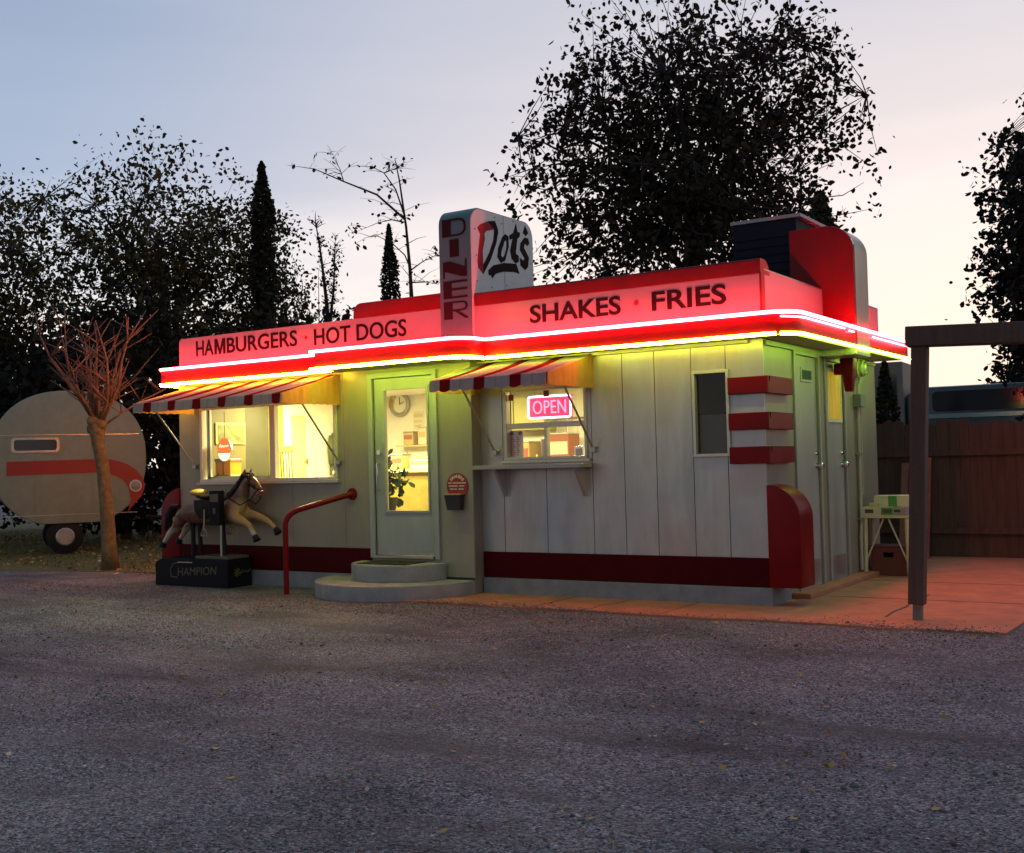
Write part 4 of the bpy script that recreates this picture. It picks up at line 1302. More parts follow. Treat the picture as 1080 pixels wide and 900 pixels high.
# smokers' sign and box
ss = thing('smokers_sign', 'round red smokers notice with a dark ash box below on the pilaster', 'sign', (-3.65, LY - .003, 1.25))
MB().prism(arc(0, 0, .15, 0, 360, 30)[:-1], 'xz', -.008, 0).build('disc', mat('notice_red', (.30, .015, .02), .5), ss)
wt = mat('notice_white', (.7, .62, .55), .6)
word = 'SMOKERS'
sl = MB()
for i, chn in enumerate(word):
    a = R(90 + 48 - 16 * i)
    tm = text_mb(chn, 'xz', -.013, .013, -.018, .018, 0, .002, .03)
    ca, sa = math.cos(a - math.pi / 2), math.sin(a - math.pi / 2)
    for (x, y, z) in list(tm.v):
        pass
    sl.add([(.112 * math.cos(a) + x * ca - z * sa, -.0085 + y, .112 * math.sin(a) + x * sa + z * ca) for x, y, z in tm.v], tm.f)
for z, segs in ((.035, ((-.125, -.075), (-.06, .125))), (-.0, ((-.115, .005), (.03, .11))), (-.035, ((-.10, -.055), (-.04, .0), (.02, .10)))):
    for a, b in segs:
        x = a
        while x < b - .006:
            sl.box(x, x + .0085, -.0105, -.0085, z - .007, z + .007)
            x += .0125
sl.build('lettering', wt, ss)
MB().add([(-.125, -.008, -.10), (.10, -.008, -.10), (.08, -.008, -.275), (-.105, -.008, -.275), (-.125, -.10, -.10), (.10, -.10, -.10), (.08, -.075, -.275), (-.105, -.075, -.275)],
         [(0, 1, 2, 3), (7, 6, 5, 4), (4, 5, 1, 0), (5, 6, 2, 1), (6, 7, 3, 2), (7, 4, 0, 3)]).build('ash_box', mat('ash_box', (.03, .022, .035), .6), ss, bevel=.004)
MB().box(-.13, .105, -.105, -.008, -.0995, -.088).build('rim', mat('brass_rim', (.55, .36, .12), .4, .5), ss)
# electric meter, box and conduit
em = thing('electric_meter', 'round electric meter with box and conduit running down the side wall', 'meter', (.003, 3.10, 2.2))
MB().box(0, .09, -.11, .11, -.13, .02).build('meter_box', mat('meter_grey', (.22, .23, .2), .5, .3), em, bevel=.006)
MB().lathe([(.10, .0), (.115, .02), (.12, .05), (.105, .06), (.10, .10), (.07, .125), (0, .13)], (0, .03, .34), 22, 'x').build('dial_cover', mat('meter_glass', (.45, .5, .3), .2), em, smooth=True)
MB().lathe([(.075, .131), (.08, .133), (.085, .131)], (0, .03, .34), 22, 'x').build('dial_ring', DARKM, em)
MB().tube([(.05, .02, .22), (.055, .0, .17), (.04, -.04, .12), (.04, -.06, .02)], .02, 8).build('cable_loop', mat('cable_grey', (.35, .33, .28), .6), em, smooth=True)
MB().tube([(.03, -.04, -.13), (.03, -.05, -1.55), (.03, -.09, -1.70), (.03, -.09, -2.1)], .022, 10).tube([(.03, .06, -.13), (.03, .06, -.9), (.03, .06, -1.2)], .012, 8).build('conduit', mat('conduit', (.42, .37, .28), .55, .2), em, smooth=True)
MB().box(.0, .06, -.09, .0, -.71, -.69).build('pipe_strap', METAL, em)
MB().box(.0, .06, -.10, -.01, -1.5, -1.48).build('pipe_strap', METAL, em)

# ================================================================ TABLE with cartons, crate below
tb = thing('work_table', 'cream painted folding table with crossed braces by the fence', 'table', (.30, 3.30, .02), rotz=R(4))
TC = mat('table_cream', (.58, .50, .33), .5, var=.12, vscale=8)
MB().box(-.285, .275, -.25, .24, .70, .73).build('tabletop', TC, tb, bevel=.005)
for sx, sy in ((-.24, -.21), (.24, -.21), (-.24, .20), (.24, .20)):
    l_ = MB().tube([(sx, sy, .70), (sx * 1.05, sy * 1.02, .045)], .026, 8).build('leg', TC, tb, smooth=True)
    MB().ball((sx * 1.05, sy * 1.02, .023), .026, 10, 6).build('castor', METAL, l_, smooth=True)
MB().tube([(-.235, -.21, .2), (-.03, -.21, .69)], .011, 6).tube([(.235, -.21, .18), (.03, -.21, .69)], .011, 6).build('brace', TC, tb)
MB().tube([(.24, -.2, .2), (.24, .19, .66)], .009, 6).build('brace', TC, tb)
WC = mat('carton_white', (.60, .52, .38), .6, var=.08)
GC = mat('carton_green_print', (.10, .26, .06), .6)
DC = mat('carton_dark_print', (.10, .05, .05), .6)
c1 = thing('carton', 'long low carton with dark print lying on the cream table', 'carton', (.30, 3.20, .751), 'cartons on the cream table', R(4))
MB().box(-.28, .10, -.14, .14, 0, .10).build('box', WC, c1, bevel=.004)
MB().box(-.23, -.13, -.1425, -.1405, .03, .075).box(-.02, .08, -.1425, -.1405, .03, .075).build('print_panel', DC, c1)
MB().box(-.04, .099, -.142, -.1402, .006, .096).build('green_panel', GC, c1)
c2 = thing('carton', 'small mauve carton at the right end of the cream table', 'carton', (.49, 3.20, .751), 'cartons on the cream table', R(-6))
MB().box(-.085, .085, -.13, .13, 0, .10).build('box', mat('carton_mauve', (.36, .27, .27), .6), c2, bevel=.004)
MB().box(-.06, .02, -.1325, -.1305, .04, .07).build('print_panel', DC, c2)
c3 = thing('carton', 'large white carton with a green patch stacked on top of the others', 'carton', (.36, 3.22, .853), 'cartons on the cream table', R(2))
MB().box(-.19, .21, -.10, .18, 0, .135).build('box', WC, c3, bevel=.005)
MB().box(-.02, .08, -.1025, -.1005, .004, .13).build('green_panel', GC, c3)
c4 = thing('carton', 'tiny cream carton in front of the stacked white carton', 'carton', (.20, 3.09, .853), 'cartons on the cream table', R(-6))
MB().box(-.07, .06, -.03, .03, 0, .045).build('box', TC, c4, bevel=.003)
MB().box(-.071, .061, -.031, .031, .0455, .05).build('lid', WC, c4)
kr = thing('milk_crate', 'dark red crate pushed under the cream table', 'crate', (.30, 3.33, .021), rotz=R(4))
RC = mat('crate_red', (.14, .025, .018), .6, var=.2)
MB().wall('y', -.17, .02, -.20, .20, 0, .34, [(-.06, .06, .22, .28)]).wall('y', .15, .02, -.20, .20, 0, .34).box(-.20, -.18, -.15, .15, 0, .34).box(.18, .20, -.15, .15, 0, .34).box(-.18, .18, -.15, .15, 0, .02).build('crate_body', RC, kr)
MB().box(-.21, .21, -.18, .18, .342, .36).build('rim', RC, kr, bevel=.004)

# ================================================================ GATE POST, FENCE, TRUCK on the right
WOOD = mat('old_wood', (.085, .045, .032), .85, var=.35, vscale=4, stretch=(3, 3, .4), bump=.4, bscale=30)
gp = thing('gate_post', 'rough timber gate post with a heavy crossbeam at the right', 'gate post', (1.525, -.46, 0))
gp.rotation_euler = (R(-1.3), R(2.3), 0)
MB().box(-.072, .062, -.065, .065, .155, 2.44).build('post', WOOD, gp, bevel=.01)
MB().box(-.035, .04, -.035, .035, -.03, .1549).build('foot', mat('foot_concrete', (.18, .15, .13), .9, var=.3), gp)
MB().box(-.12, 1.75, -.09, .09, 2.441, 2.62).build('crossbeam', WOOD, gp, bevel=.012)
gp2 = thing('gate_post', 'plain second timber post holding the far end of the gate beam', 'gate post', (3.30, -.46, 0))
MB().box(-.052, .052, -.05, .05, .0, 2.36).build('post', WOOD, gp2, bevel=.01)
FW = mat('fence_board', (.075, .04, .028), .85, var=.4, vscale=3, stretch=(4, 4, .4), bump=.4, bscale=25)
fn = thing('board_fence', 'weathered dark timber board fence behind the cream table', 'fence', (0, 6, 0))
fb = MB()
rf = random.Random(5)
x = -3.2
while x < 12:
    w_ = rf.uniform(.12, .17)
    h_ = 1.93 + rf.uniform(-.05, .05)
    dy = rf.uniform(-.01, .01)
    fb.prism([(x, .0), (x + w_ - .004, .0), (x + w_ - .004, h_ - .03), (x + w_ * .5, h_), (x, h_ - .03)], 'xz', dy, dy + .022)
    x += w_
fb.build('board', FW, fn)
MB().box(-3.2, 12, -.06, -.02, 1.44, 1.52).box(-3.2, 12, -.06, -.02, .35, .43).build('rail', FW, fn)
for k in range(7):
    MB().box(-3.1 + k * 2.4, -3.0 + k * 2.4, .03, .13, 0, 1.9).build('post', WOOD, fn)
# things leaning on the fence
ld_ = thing('leaning_planks', 'reddish planks leaning upright against the fence behind the table', 'planks', (-.2, 5.75, 0))
for k, (x, w_, h_) in enumerate(((.0, .10, 1.35), (.16, .07, 1.2), (.32, .09, 1.42))):
    MB().add([(x, -.18, .02), (x + w_, -.18, .02), (x + w_, .16, h_), (x, .16, h_), (x, -.15, .02), (x + w_, -.15, .02), (x + w_, .19, h_), (x, .19, h_)],
             [(0, 1, 2, 3), (7, 6, 5, 4), (0, 4, 5, 1), (2, 6, 7, 3), (0, 3, 7, 4), (1, 5, 6, 2)]).build('plank', mat('plank%d' % k, (.2 + .05 * k, .08, .05), .8, var=.3), ld_)
tk = thing('parked_truck', 'old teal box truck parked behind the board fence', 'truck', (-.2, 11.5, 0), rotz=R(4))
TEAL = mat('truck_teal', (.045, .085, .10), .4, .2, var=.15, coat=.3)
BEI = mat('truck_box_beige', (.24, .21, .18), .6, var=.15)
MB().prism([(-3.6, .7), (-1.30, .7), (-1.30, 3.22), (-3.6, 3.22)], 'xz', -.2, 1.9).build('cargo_box', BEI, tk, bevel=.03)
cab_ = MB().prism([(-1.28, .6), (3.2, .6), (3.2, 2.30), (2.9, 2.70), (2.2, 2.72), (-.95, 2.72), (-1.28, 2.60)], 'xz', -.1, 1.8).build('cab', TEAL, tk, bevel=.08, smooth=True)
MB().prism([(-1.2, 2.12), (3.22, 2.12), (3.22, 2.2), (-1.05, 2.2), (-1.2, 2.38)], 'xz', -.13, -.101).build('chrome_strip', mat('truck_chrome', (.35, .5, .55), .25, .8), tk)
MB().prism(rrect(-1.75, -1.42, 2.3, 3.0, .08), 'xz', -.225, -.201).build('window', mat('truck_window', (.03, .035, .04), .1), tk)
MB().prism(rrect(-.8, .9, 2.25, 2.62, .08), 'xz', -.125, -.101).build('window', MATS['truck_window'], tk)
for x in (-2.8, 2.2):
    w_ = MB().lathe([(0, -.12), (.3, -.12), (.42, -.10), (.42, .10), (.3, .12), (0, .12)], (x, .05, .42), 20, 'y').build('wheel', BLACK, tk, smooth=True)
    MB().lathe([(0, -.13), (.2, -.13), (.22, -.121)], (x, .05, .42), 16, 'y').build('hub', METAL, w_)

# ================================================================ COIN-OPERATED HORSE
ho = thing('coin_operated_horse', 'galloping brown horse kiddie ride on a black lettered base', 'kiddie ride', (-7.6, -.42, 0))
def toH(o): return local(o, ho)
BASEM = mat('ride_black', (.008, .008, .013), .5, 0, .12, var=.3)
hb = MB().prism([(-8.30, 0), (-6.93, 0), (-6.93, .36), (-8.16, .36), (-8.30, .30)], 'xz', -.66, -.24).build('base', BASEM, bevel=.012)
toH(hb)
GOLD = mat('dull_gold_paint', (.11, .09, .04), .6)
def scr(o): return local(o, ho)
tx = text_mb('HAMPION', 'xz', -7.86, -7.14, .13, .235, -.6605, .003, .0)
sk_ = []
for (x, y, z) in tx.v:
    sk_.append((x + .10 * (z - .13), y, z + .05 * (x + 7.9)))
tx.v = sk_
tx.tube([(-7.84, -.6625, .30), (-7.93, -.6625, .295), (-8.00, -.6625, .21), (-7.98, -.6625, .12), (-7.87, -.6625, .11)], .009, 5)
txo = tx.build('lettering', GOLD)
toH(txo)
s2 = MB()
for a in range(8):
    s2.tube([(-6.928, -.50, .19), (-6.928, -.50 + .055 * math.cos(R(a * 45)), .19 + .06 * math.sin(R(a * 45)))], .008, 5)
s2.tube([(-6.928, -.44, .16), (-6.928, -.41, .22), (-6.928, -.39, .17), (-6.928, -.36, .21), (-6.928, -.33, .18), (-6.928, -.27, .21)], .007, 5)
toH(s2.build('emblem', GOLD))
toH(MB().box(-7.55, -6.95, -.64, -.26, .361, .40).build('footplate', mat('foot_plate', (.10, .085, .06), .6, var=.3), bevel=.008))
toH(MB().box(-7.86, -7.58, -.6625, -.6605, .305, .32).build('trim', METAL))
def skin(name, verts, edges, radii, material, levels=2, root=0):
    me = bpy.data.meshes.new(name)
    me.from_pydata(verts, edges, [])
    o = bpy.data.objects.new(name, me)
    COL.objects.link(o)
    o.modifiers.new('s', 'SKIN')
    sk = me.skin_vertices[0].data
    for i, r_ in enumerate(radii):
        sk[i].radius = r_ if hasattr(r_, '__len__') else (r_, r_)
        sk[i].use_root = (i == root)
    mm = o.modifiers.new('d', 'SUBSURF')
    mm.levels = levels
    mm.render_levels = levels
    dg = bpy.context.evaluated_depsgraph_get()
    m2 = bpy.data.meshes.new_from_object(o.evaluated_get(dg))
    bpy.data.objects.remove(o)
    m2.name = name
    m2.materials.clear()
    m2.materials.append(material)
    for p in m2.polygons:
        p.use_smooth = True
    o2 = bpy.data.objects.new(name, m2)
    COL.objects.link(o2)
    return o2
# coat: brown with pale socks, chest and face (one body, colours by place)
def horse_mat():
    m = bpy.data.materials.new('horse_paint')
    m.use_nodes = True
    t = m.node_tree
    b = t.nodes['Principled BSDF']
    b.inputs['Roughness'].default_value = .35
    b.inputs['Coat Weight'].default_value = .3
    tcn = N(t, 'ShaderNodeTexCoord')
    s = N(t, 'ShaderNodeSeparateXYZ')
    t.links.new(tcn.outputs['Object'], s.inputs[0])
    nz = N(t, 'ShaderNodeTexNoise')
    nz.inputs['Scale'].default_value = 14
    nz.inputs['Detail'].default_value = 5
    t.links.new(tcn.outputs['Object'], nz.inputs['Vector'])
    body = ramp(t, [(.3, (.075, .027, .012)), (.7, (.20, .085, .035))])
    t.links.new(nz.outputs['Fac'], body.inputs[0])
    # pale lower legs
    lo = N(t, 'ShaderNodeMapRange')
    lo.inputs[1].default_value = .77
    lo.inputs[2].default_value = .70
    t.links.new(s.outputs['Z'], lo.inputs[0])
    # golden forehand (in front of the shoulder)
    fo = N(t, 'ShaderNodeMapRange')
    fo.inputs[1].default_value = -7.02
    fo.inputs[2].default_value = -6.88
    t.links.new(s.outputs['X'], fo.inputs[0])
    fz = N(t, 'ShaderNodeMapRange')
    fz.inputs[1].default_value = 1.16
    fz.inputs[2].default_value = 1.06
    t.links.new(s.outputs['Z'], fz.inputs[0])
    fm = N(t, 'ShaderNodeMath', operation='MULTIPLY')
    t.links.new(fo.outputs[0], fm.inputs[0])
    t.links.new(fz.outputs[0], fm.inputs[1])
    m1 = N(t, 'ShaderNodeMix', data_type='RGBA')
    m1.inputs['B'].default_value = (.40, .25, .09, 1)
    t.links.new(fm.outputs[0], m1.inputs['Factor'])
    t.links.new(body.outputs[0], m1.inputs['A'])
    m2 = N(t, 'ShaderNodeMix', data_type='RGBA')
    m2.inputs['B'].default_value = (.50, .44, .36, 1)
    t.links.new(lo.outputs[0], m2.inputs['Factor'])
    t.links.new(m1.outputs['Result'], m2.inputs['A'])
    t.links.new(m2.outputs['Result'], b.inputs['Base Color'])
    return m
HORSE = horse_mat()
Y0h = -.42
hv = [(-7.45, Y0h, .95), (-7.20, Y0h, .955), (-7.02, Y0h, .99), (-7.72, Y0h, .965), (-7.95, Y0h, .985),     # 0-4 trunk
      (-6.93, Y0h, 1.10), (-6.86, Y0h, 1.24), (-6.81, Y0h, 1.355),                                             # 5-7 neck
      (-6.73, Y0h, 1.375), (-6.65, Y0h, 1.31), (-6.575, Y0h, 1.235)]                                           # 8-10 head
hr_ = [(.165, .19), (.155, .175), (.15, .175), (.155, .175), (.15, .165), (.105, .135), (.075, .105), (.062, .085), (.058, .078), (.046, .06), (.036, .046)]
he = [(0, 1), (1, 2), (0, 3), (3, 4), (2, 5), (5, 6), (6, 7), (7, 8), (8, 9), (9, 10)]
def leg(att, pts, rr):
    prev = att
    for p, r_ in zip(pts, rr):
        hv.append(p)
        hr_.append(r_)
        he.append((prev, len(hv) - 1))
        prev = len(hv) - 1
# forelegs reaching forward (shoulder, elbow, knee, fetlock, hoof tip)
leg(2, [(-6.95, Y0h - .10, .90), (-6.80, Y0h - .12, .86), (-6.655, Y0h - .12, .80), (-6.585, Y0h - .12, .70), (-6.55, Y0h - .12, .655)], [.085, .06, .042, .032, .036])
leg(2, [(-6.93, Y0h + .10, .92), (-6.74, Y0h + .12, .90), (-6.57, Y0h + .12, .84), (-6.46, Y0h + .12, .765), (-6.42, Y0h + .12, .73)], [.085, .06, .042, .032, .036])
# hind legs driving back (thigh, stifle, hock, fetlock, hoof)
leg(4, [(-7.98, Y0h - .10, .88), (-7.97, Y0h - .12, .78), (-8.12, Y0h - .12, .70), (-8.22, Y0h - .12, .585), (-8.27, Y0h - .12, .55)], [.105, .075, .045, .033, .036])
leg(4, [(-7.97, Y0h + .10, .89), (-7.93, Y0h + .12, .79), (-8.08, Y0h + .12, .73), (-8.18, Y0h + .12, .62), (-8.23, Y0h + .12, .58)], [.105, .075, .045, .033, .036])
body_ = skin('horse_body', hv, he, hr_, HORSE, 2)
toH(body_)
HAIR = mat('horse_mane', (.022, .012, .01), .6, var=.3)
for x, y, z, dx, dz in ((-6.55, Y0h - .12, .655, .03, -.05), (-6.42, Y0h + .12, .73, .035, -.045), (-8.27, Y0h - .12, .55, -.02, -.05), (-8.23, Y0h + .12, .58, -.02, -.05)):
    toH(MB().tube([(x - dx * .3, y, z - dz * .3), (x + dx, y, z + dz)], [.036, .050], 10).build('hoof', BLACK, smooth=True))
for s_ in (-1, 1):
    er = MB().tube([(-6.79, Y0h + s_ * .045, 1.42), (-6.79, Y0h + s_ * .055, 1.465), (-6.775, Y0h + s_ * .055, 1.515)], [.022, .024, .003], 8)
    toH(er.build('ear', HORSE, smooth=True))
for s_ in (-1, 1):
    ey = MB().ball((-6.70, Y0h + s_ * .052, 1.385), .013, 10, 6)
    toH(ey.build('eye', BLACK, smooth=True))
    toH(MB().ball((-6.565, Y0h + s_ * .028, 1.245), .010, 8, 5).build('nostril', BLACK, smooth=True))
toH(MB().ball((-6.55, Y0h, 1.215), (.04, .036, .02)).ball((-6.58, Y0h, 1.178), (.045, .03, .018)).build('mouth', mat('horse_mouth', (.30, .08, .06), .5), smooth=True))
mn = MB()
rm_ = random.Random(2)
for k in range(46):
    q = k / 45
    bx_ = -6.78 + (-7.06 + 6.78) * q
    bz = 1.46 + (1.20 - 1.46) * q - .03 * math.sin(q * 3.1)
    sy = rm_.choice((-1, -1, 1)) * rm_.uniform(.02, .06)
    ln = rm_.uniform(.08, .16)
    mn.tube([(bx_, Y0h, bz), (bx_ - .05, Y0h + sy, bz - .01), (bx_ - .07 - .3 * ln, Y0h + sy * 1.6, bz - ln)], [.022, .018, .003], 6)
for k in range(6):
    mn.tube([(-6.79, Y0h + .01 * (k - 3), 1.46), (-6.72, Y0h + .012 * (k - 3), 1.455), (-6.69, Y0h + .014 * (k - 3), 1.40)], [.015, .013, .002], 6)
toH(mn.build('mane', HAIR, smooth=True))
tl = MB()
for k in range(26):
    a_ = rm_.uniform(-.05, .05)
    b_ = rm_.uniform(-.05, .05)
    tl.tube([(-8.09, Y0h + a_ * .3, 1.04), (-8.19, Y0h + a_, 1.03 + b_ * .4), (-8.28, Y0h + a_ * 1.4, .90 + b_), (-8.33, Y0h + a_ * 1.2, .72 + b_)], [.02, .022, .018, .003], 6)
toH(tl.build('tail', HAIR, smooth=True))
LEA = mat('saddle_leather', (.018, .010, .007), .5, 0, .15, var=.3)
sdl = skin('saddle', [(-7.68, Y0h, 1.19), (-7.56, Y0h, 1.155), (-7.42, Y0h, 1.15), (-7.30, Y0h, 1.17), (-7.24, Y0h, 1.235)], [(0, 1), (1, 2), (2, 3), (3, 4)], [(.15, .05), (.15, .04), (.14, .04), (.09, .045), (.028, .03)], LEA, 2)
toH(sdl)
toH(MB().ball((-7.70, Y0h - .0, 1.215), (.06, .155, .05)).build('cantle', mat('cantle_yellow', (.55, .42, .08), .5), smooth=True))
for s_ in (-1, 1):
    fl3 = MB()
    q = []
    for (x, z, bul) in ((-7.62, 1.12, .15), (-7.26, 1.12, .15), (-7.28, .98, .175), (-7.36, .88, .165), (-7.50, .88, .165), (-7.58, .98, .175)):
        q.append((x, Y0h + s_ * (bul + .015), z))
    n0 = len(fl3.v)
    q2 = [(x, y - s_ * .012, z) for x, y, z in q]
    fl3.add(q + q2, [(0, 1, 2, 3, 4, 5), (11, 10, 9, 8, 7, 6)] + [(i, (i + 1) % 6, (i + 1) % 6 + 6, i + 6) for i in range(6)])
    toH(fl3.build('saddle_flap', LEA, bevel=.004))
for s_ in (-1, 1):
    stp = MB()
    yy = Y0h + s_ * .20
    stp.tube([(-7.38, yy, 1.0), (-7.38, yy - s_ * -.01, .74)], .008, 6)
    stp.tube([(-7.44, yy + s_ * .01, .66), (-7.41, yy + s_ * .01, .74), (-7.35, yy + s_ * .01, .74), (-7.32, yy + s_ * .01, .66), (-7.44, yy + s_ * .01, .66)], .008, 6)
    toH(stp.build('stirrup', METAL))
bd = MB()
for s_ in (-1, 1):
    bd.tube([(-6.74, Y0h + s_ * .062, 1.44), (-6.70, Y0h + s_ * .066, 1.32), (-6.62, Y0h + s_ * .05, 1.25)], .007, 6)
    bd.tube([(-6.595, Y0h + s_ * .046, 1.225), (-6.66, Y0h + s_ * .085, 1.12), (-6.80, Y0h + s_ * .135, 1.05), (-6.98, Y0h + s_ * .15, 1.14), (-7.22, Y0h + s_ * .06, 1.20)], .007, 6)
bd.tube([(-6.64, Y0h - .056, 1.275), (-6.62, Y0h - .03, 1.315), (-6.62, Y0h + .03, 1.315), (-6.64, Y0h + .056, 1.275)], .007, 6)
toH(bd.build('bridle', LEA))
# posts under the horse and coin box
for (x, y, x2) in ((-7.80, -.44, -7.80), (-7.72, -.40, -7.70), (-7.24, -.44, -7.20)):
    toH(MB().tube([(x, y, .85), (x2, y, .36)], .028, 10).build('post', DARKM, smooth=True))
toH(MB().tube([(-7.10, -.60, .36), (-7.10, -.60, .84)], .014, 8).build('post', METAL, smooth=True))
toH(MB().box(-7.20, -7.02, -.70, -.61, .80, 1.245).build('coin_box', BASEM, bevel=.006))
toH(MB().box(-7.185, -7.035, -.7025, -.7005, 1.10, 1.20).box(-7.13, -7.09, -.7025, -.7005, .95, 1.02).build('coin_plate', mat('coin_plate', (.12, .10, .06), .4, .6)))

# ================================================================ TREES
BARK = mat('bark', (.10, .08, .06), .9, var=.35, vscale=7, bump=.7, bscale=25)
BARKD = mat('bark_dark', (.035, .028, .024), .9, var=.3)
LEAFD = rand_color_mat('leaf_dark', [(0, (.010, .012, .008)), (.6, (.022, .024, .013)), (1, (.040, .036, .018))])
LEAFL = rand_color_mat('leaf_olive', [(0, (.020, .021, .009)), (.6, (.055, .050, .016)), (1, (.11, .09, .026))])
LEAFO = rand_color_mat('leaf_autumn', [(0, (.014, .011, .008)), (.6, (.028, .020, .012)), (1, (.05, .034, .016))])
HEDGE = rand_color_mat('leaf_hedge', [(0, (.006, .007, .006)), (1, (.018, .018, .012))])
def tree(name, label, base, crown_c, crown_r, nl, leaf, seed, barkm, leafm, trunk_r=.22, nlimb=9, cluster=.5, group=None, cat='tree', per=26, shell=.35, fork=.45, boxy=0):
    rg = np.random.default_rng(seed)
    rd = random.Random(seed)
    t = thing(name, label, cat, base, group)
    b0 = Vector((0, 0, 0))
    cc = Vector(crown_c) - Vector(base)
    tw_ = MB()
    fk = cc * fork
    fk.z = max(.5, cc.z - crown_r[2] * .75)
    tw_.tube([b0, b0.lerp(fk, .5) + Vector((rd.uniform(-.1, .1), rd.uniform(-.1, .1), 0)), fk, cc + Vector((0, 0, crown_r[2] * .4))], [trunk_r, trunk_r * .8, trunk_r * .62, trunk_r * .12], 10)
    tips = []
    for k in range(nlimb):
        d = rg.normal(size=3)
        d /= np.linalg.norm(d)
        tip = cc + Vector((d[0] * crown_r[0] * .85, d[1] * crown_r[1] * .85, d[2] * crown_r[2] * .85))
        st_ = fk.lerp(cc, rd.random() * .8)
        mid = st_.lerp(tip, .5) + Vector((0, 0, .12 * crown_r[2]))
        r0 = trunk_r * rd.uniform(.22, .4)
        tw_.tube([st_, mid, tip], [r0, r0 * .6, r0 * .12], 6)
        tips += [mid, tip]
        for j in range(4):
            s0 = st_.lerp(mid, rd.uniform(.4, 1)) if j < 2 else mid.lerp(tip, rd.random())
            dd = Vector(rg.normal(size=3)).normalized()
            t2 = s0 + Vector((dd.x * crown_r[0], dd.y * crown_r[1], dd.z * crown_r[2])) * .38
            tw_.tube([s0, s0.lerp(t2, .5) + Vector((0, 0, .08)), t2], [r0 * .35, r0 * .22, r0 * .05], 5)
            tips.append(t2)
    # leaf clusters: at twig tips and through the crown
    nc = nl // per
    u = rg.normal(size=(nc, 3))
    u /= np.linalg.norm(u, axis=1, keepdims=True)
    rad = rg.uniform(shell, 1.02, (nc, 1)) ** .6
    bump = 1 + .18 * np.sin(u[:, :1] * 5 + seed) * np.cos(u[:, 1:2] * 4 + u[:, 2:] * 3)
    if boxy:
        u = np.sign(u) * np.abs(u) ** (1 - boxy)
        u /= np.maximum(1, np.linalg.norm(u, axis=1, keepdims=True) / 1.25)
    C = np.array(cc) + u * rad * bump * np.array(crown_r)
    tp = np.array([list(p) for p in tips])
    k = min(len(tp), nc // 3)
    C[:k] = tp[rg.permutation(len(tp))[:k]]
    cs = rg.uniform(.4, 1.3, (nc, 1)) * cluster
    # a twig from the nearest limb point out to every leaf cluster
    anchors = np.concatenate([tp, np.array([list(fk.lerp(cc, q)) for q in (0, .3, .6, .9)])])
    for c_ in C:
        dd_ = np.linalg.norm(anchors - c_, axis=1)
        a_ = anchors[int(np.argmin(dd_ + 1e3 * (dd_ < .02)))]
        if np.linalg.norm(a_ - c_) < 2.2:
            m_ = (a_ + c_) / 2 + rg.normal(size=3) * .06
            tw_.tube([a_, m_, c_], [.014, .010, .004], 3, caps=False)
    tw_.build('trunk', barkm, t, smooth=True)
    P = (C[:, None, :] + rg.normal(size=(nc, per, 3)) * cs[:, None, :] * [1, 1, .8]).reshape(-1, 3)
    P = P[P[:, 2] > .15]
    V, F = leaf_quads(P, leaf, rg=rg)
    o = scatter_mesh('crown', V, F, leafm)
    o.parent = t
    return t
def conifer(name, label, base, h, r, nl, leaf, seed, group=None, taper=.5, leafm=LEAFD):
    rg = np.random.default_rng(seed)
    t = thing(name, label, 'tree', base, group)
    MB().tube([(0, 0, 0), (0, 0, h * .98)], [r * .25, .02], 8).build('trunk', BARKD, t)
    z = rg.uniform(.05, 1, nl) ** .9
    prof = r * np.minimum(1, ((1 - z) / taper)) ** .7 * np.minimum(1, z / .06 + .5)
    wob = 1 + .15 * np.sin(z * 31 + seed) + .12 * rg.normal(size=nl)
    th = rg.uniform(0, 2 * np.pi, nl)
    rr_ = prof * wob * rg.uniform(.25, 1, nl) ** .5
    P = np.stack([rr_ * np.cos(th), rr_ * np.sin(th), z * h], 1)
    V, F = leaf_quads(P, leaf, rg=rg)
    o = scatter_mesh('crown', V, F, leafm)
    o.parent = t
    return t
# big tree upper left, tree at the right, dark trees filling beyond
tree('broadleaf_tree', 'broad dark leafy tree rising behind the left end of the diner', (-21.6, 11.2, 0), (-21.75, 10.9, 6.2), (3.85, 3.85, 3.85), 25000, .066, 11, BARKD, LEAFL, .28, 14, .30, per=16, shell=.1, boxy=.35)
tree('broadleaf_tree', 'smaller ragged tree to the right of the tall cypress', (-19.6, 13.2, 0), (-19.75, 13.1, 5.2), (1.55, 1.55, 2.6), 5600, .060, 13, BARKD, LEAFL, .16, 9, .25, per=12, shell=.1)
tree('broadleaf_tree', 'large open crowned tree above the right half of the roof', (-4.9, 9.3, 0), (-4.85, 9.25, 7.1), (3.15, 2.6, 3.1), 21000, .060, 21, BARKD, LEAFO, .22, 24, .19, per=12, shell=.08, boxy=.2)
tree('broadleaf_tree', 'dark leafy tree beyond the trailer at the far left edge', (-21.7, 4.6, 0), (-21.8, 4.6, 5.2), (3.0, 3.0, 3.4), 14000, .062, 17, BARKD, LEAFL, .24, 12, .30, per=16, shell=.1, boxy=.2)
conifer('cypress', 'tall thin dark cypress left of centre behind the diner', (-17.05, 10.22, 0), 9.35, .30, 8000, .06, 31, 'cypresses behind the diner', taper=.16)
conifer('cypress', 'short dark cypress left of the rooftop sign', (-20.94, 20.15, 0), 9.85, .36, 5000, .065, 32, 'cypresses behind the diner', taper=.25)
conifer('cypress', 'cypress top showing above the red side tower', (-3.78, 13.8, 0), 7.25, .62, 3000, .10, 33, 'cypresses behind the diner', taper=.3)
conifer('cypress', 'small dark cypress just behind the fence at the end of the side wall', (-.82, 7.5, 0), 2.95, .30, 2600, .035, 34, 'cypresses behind the diner', taper=.55)
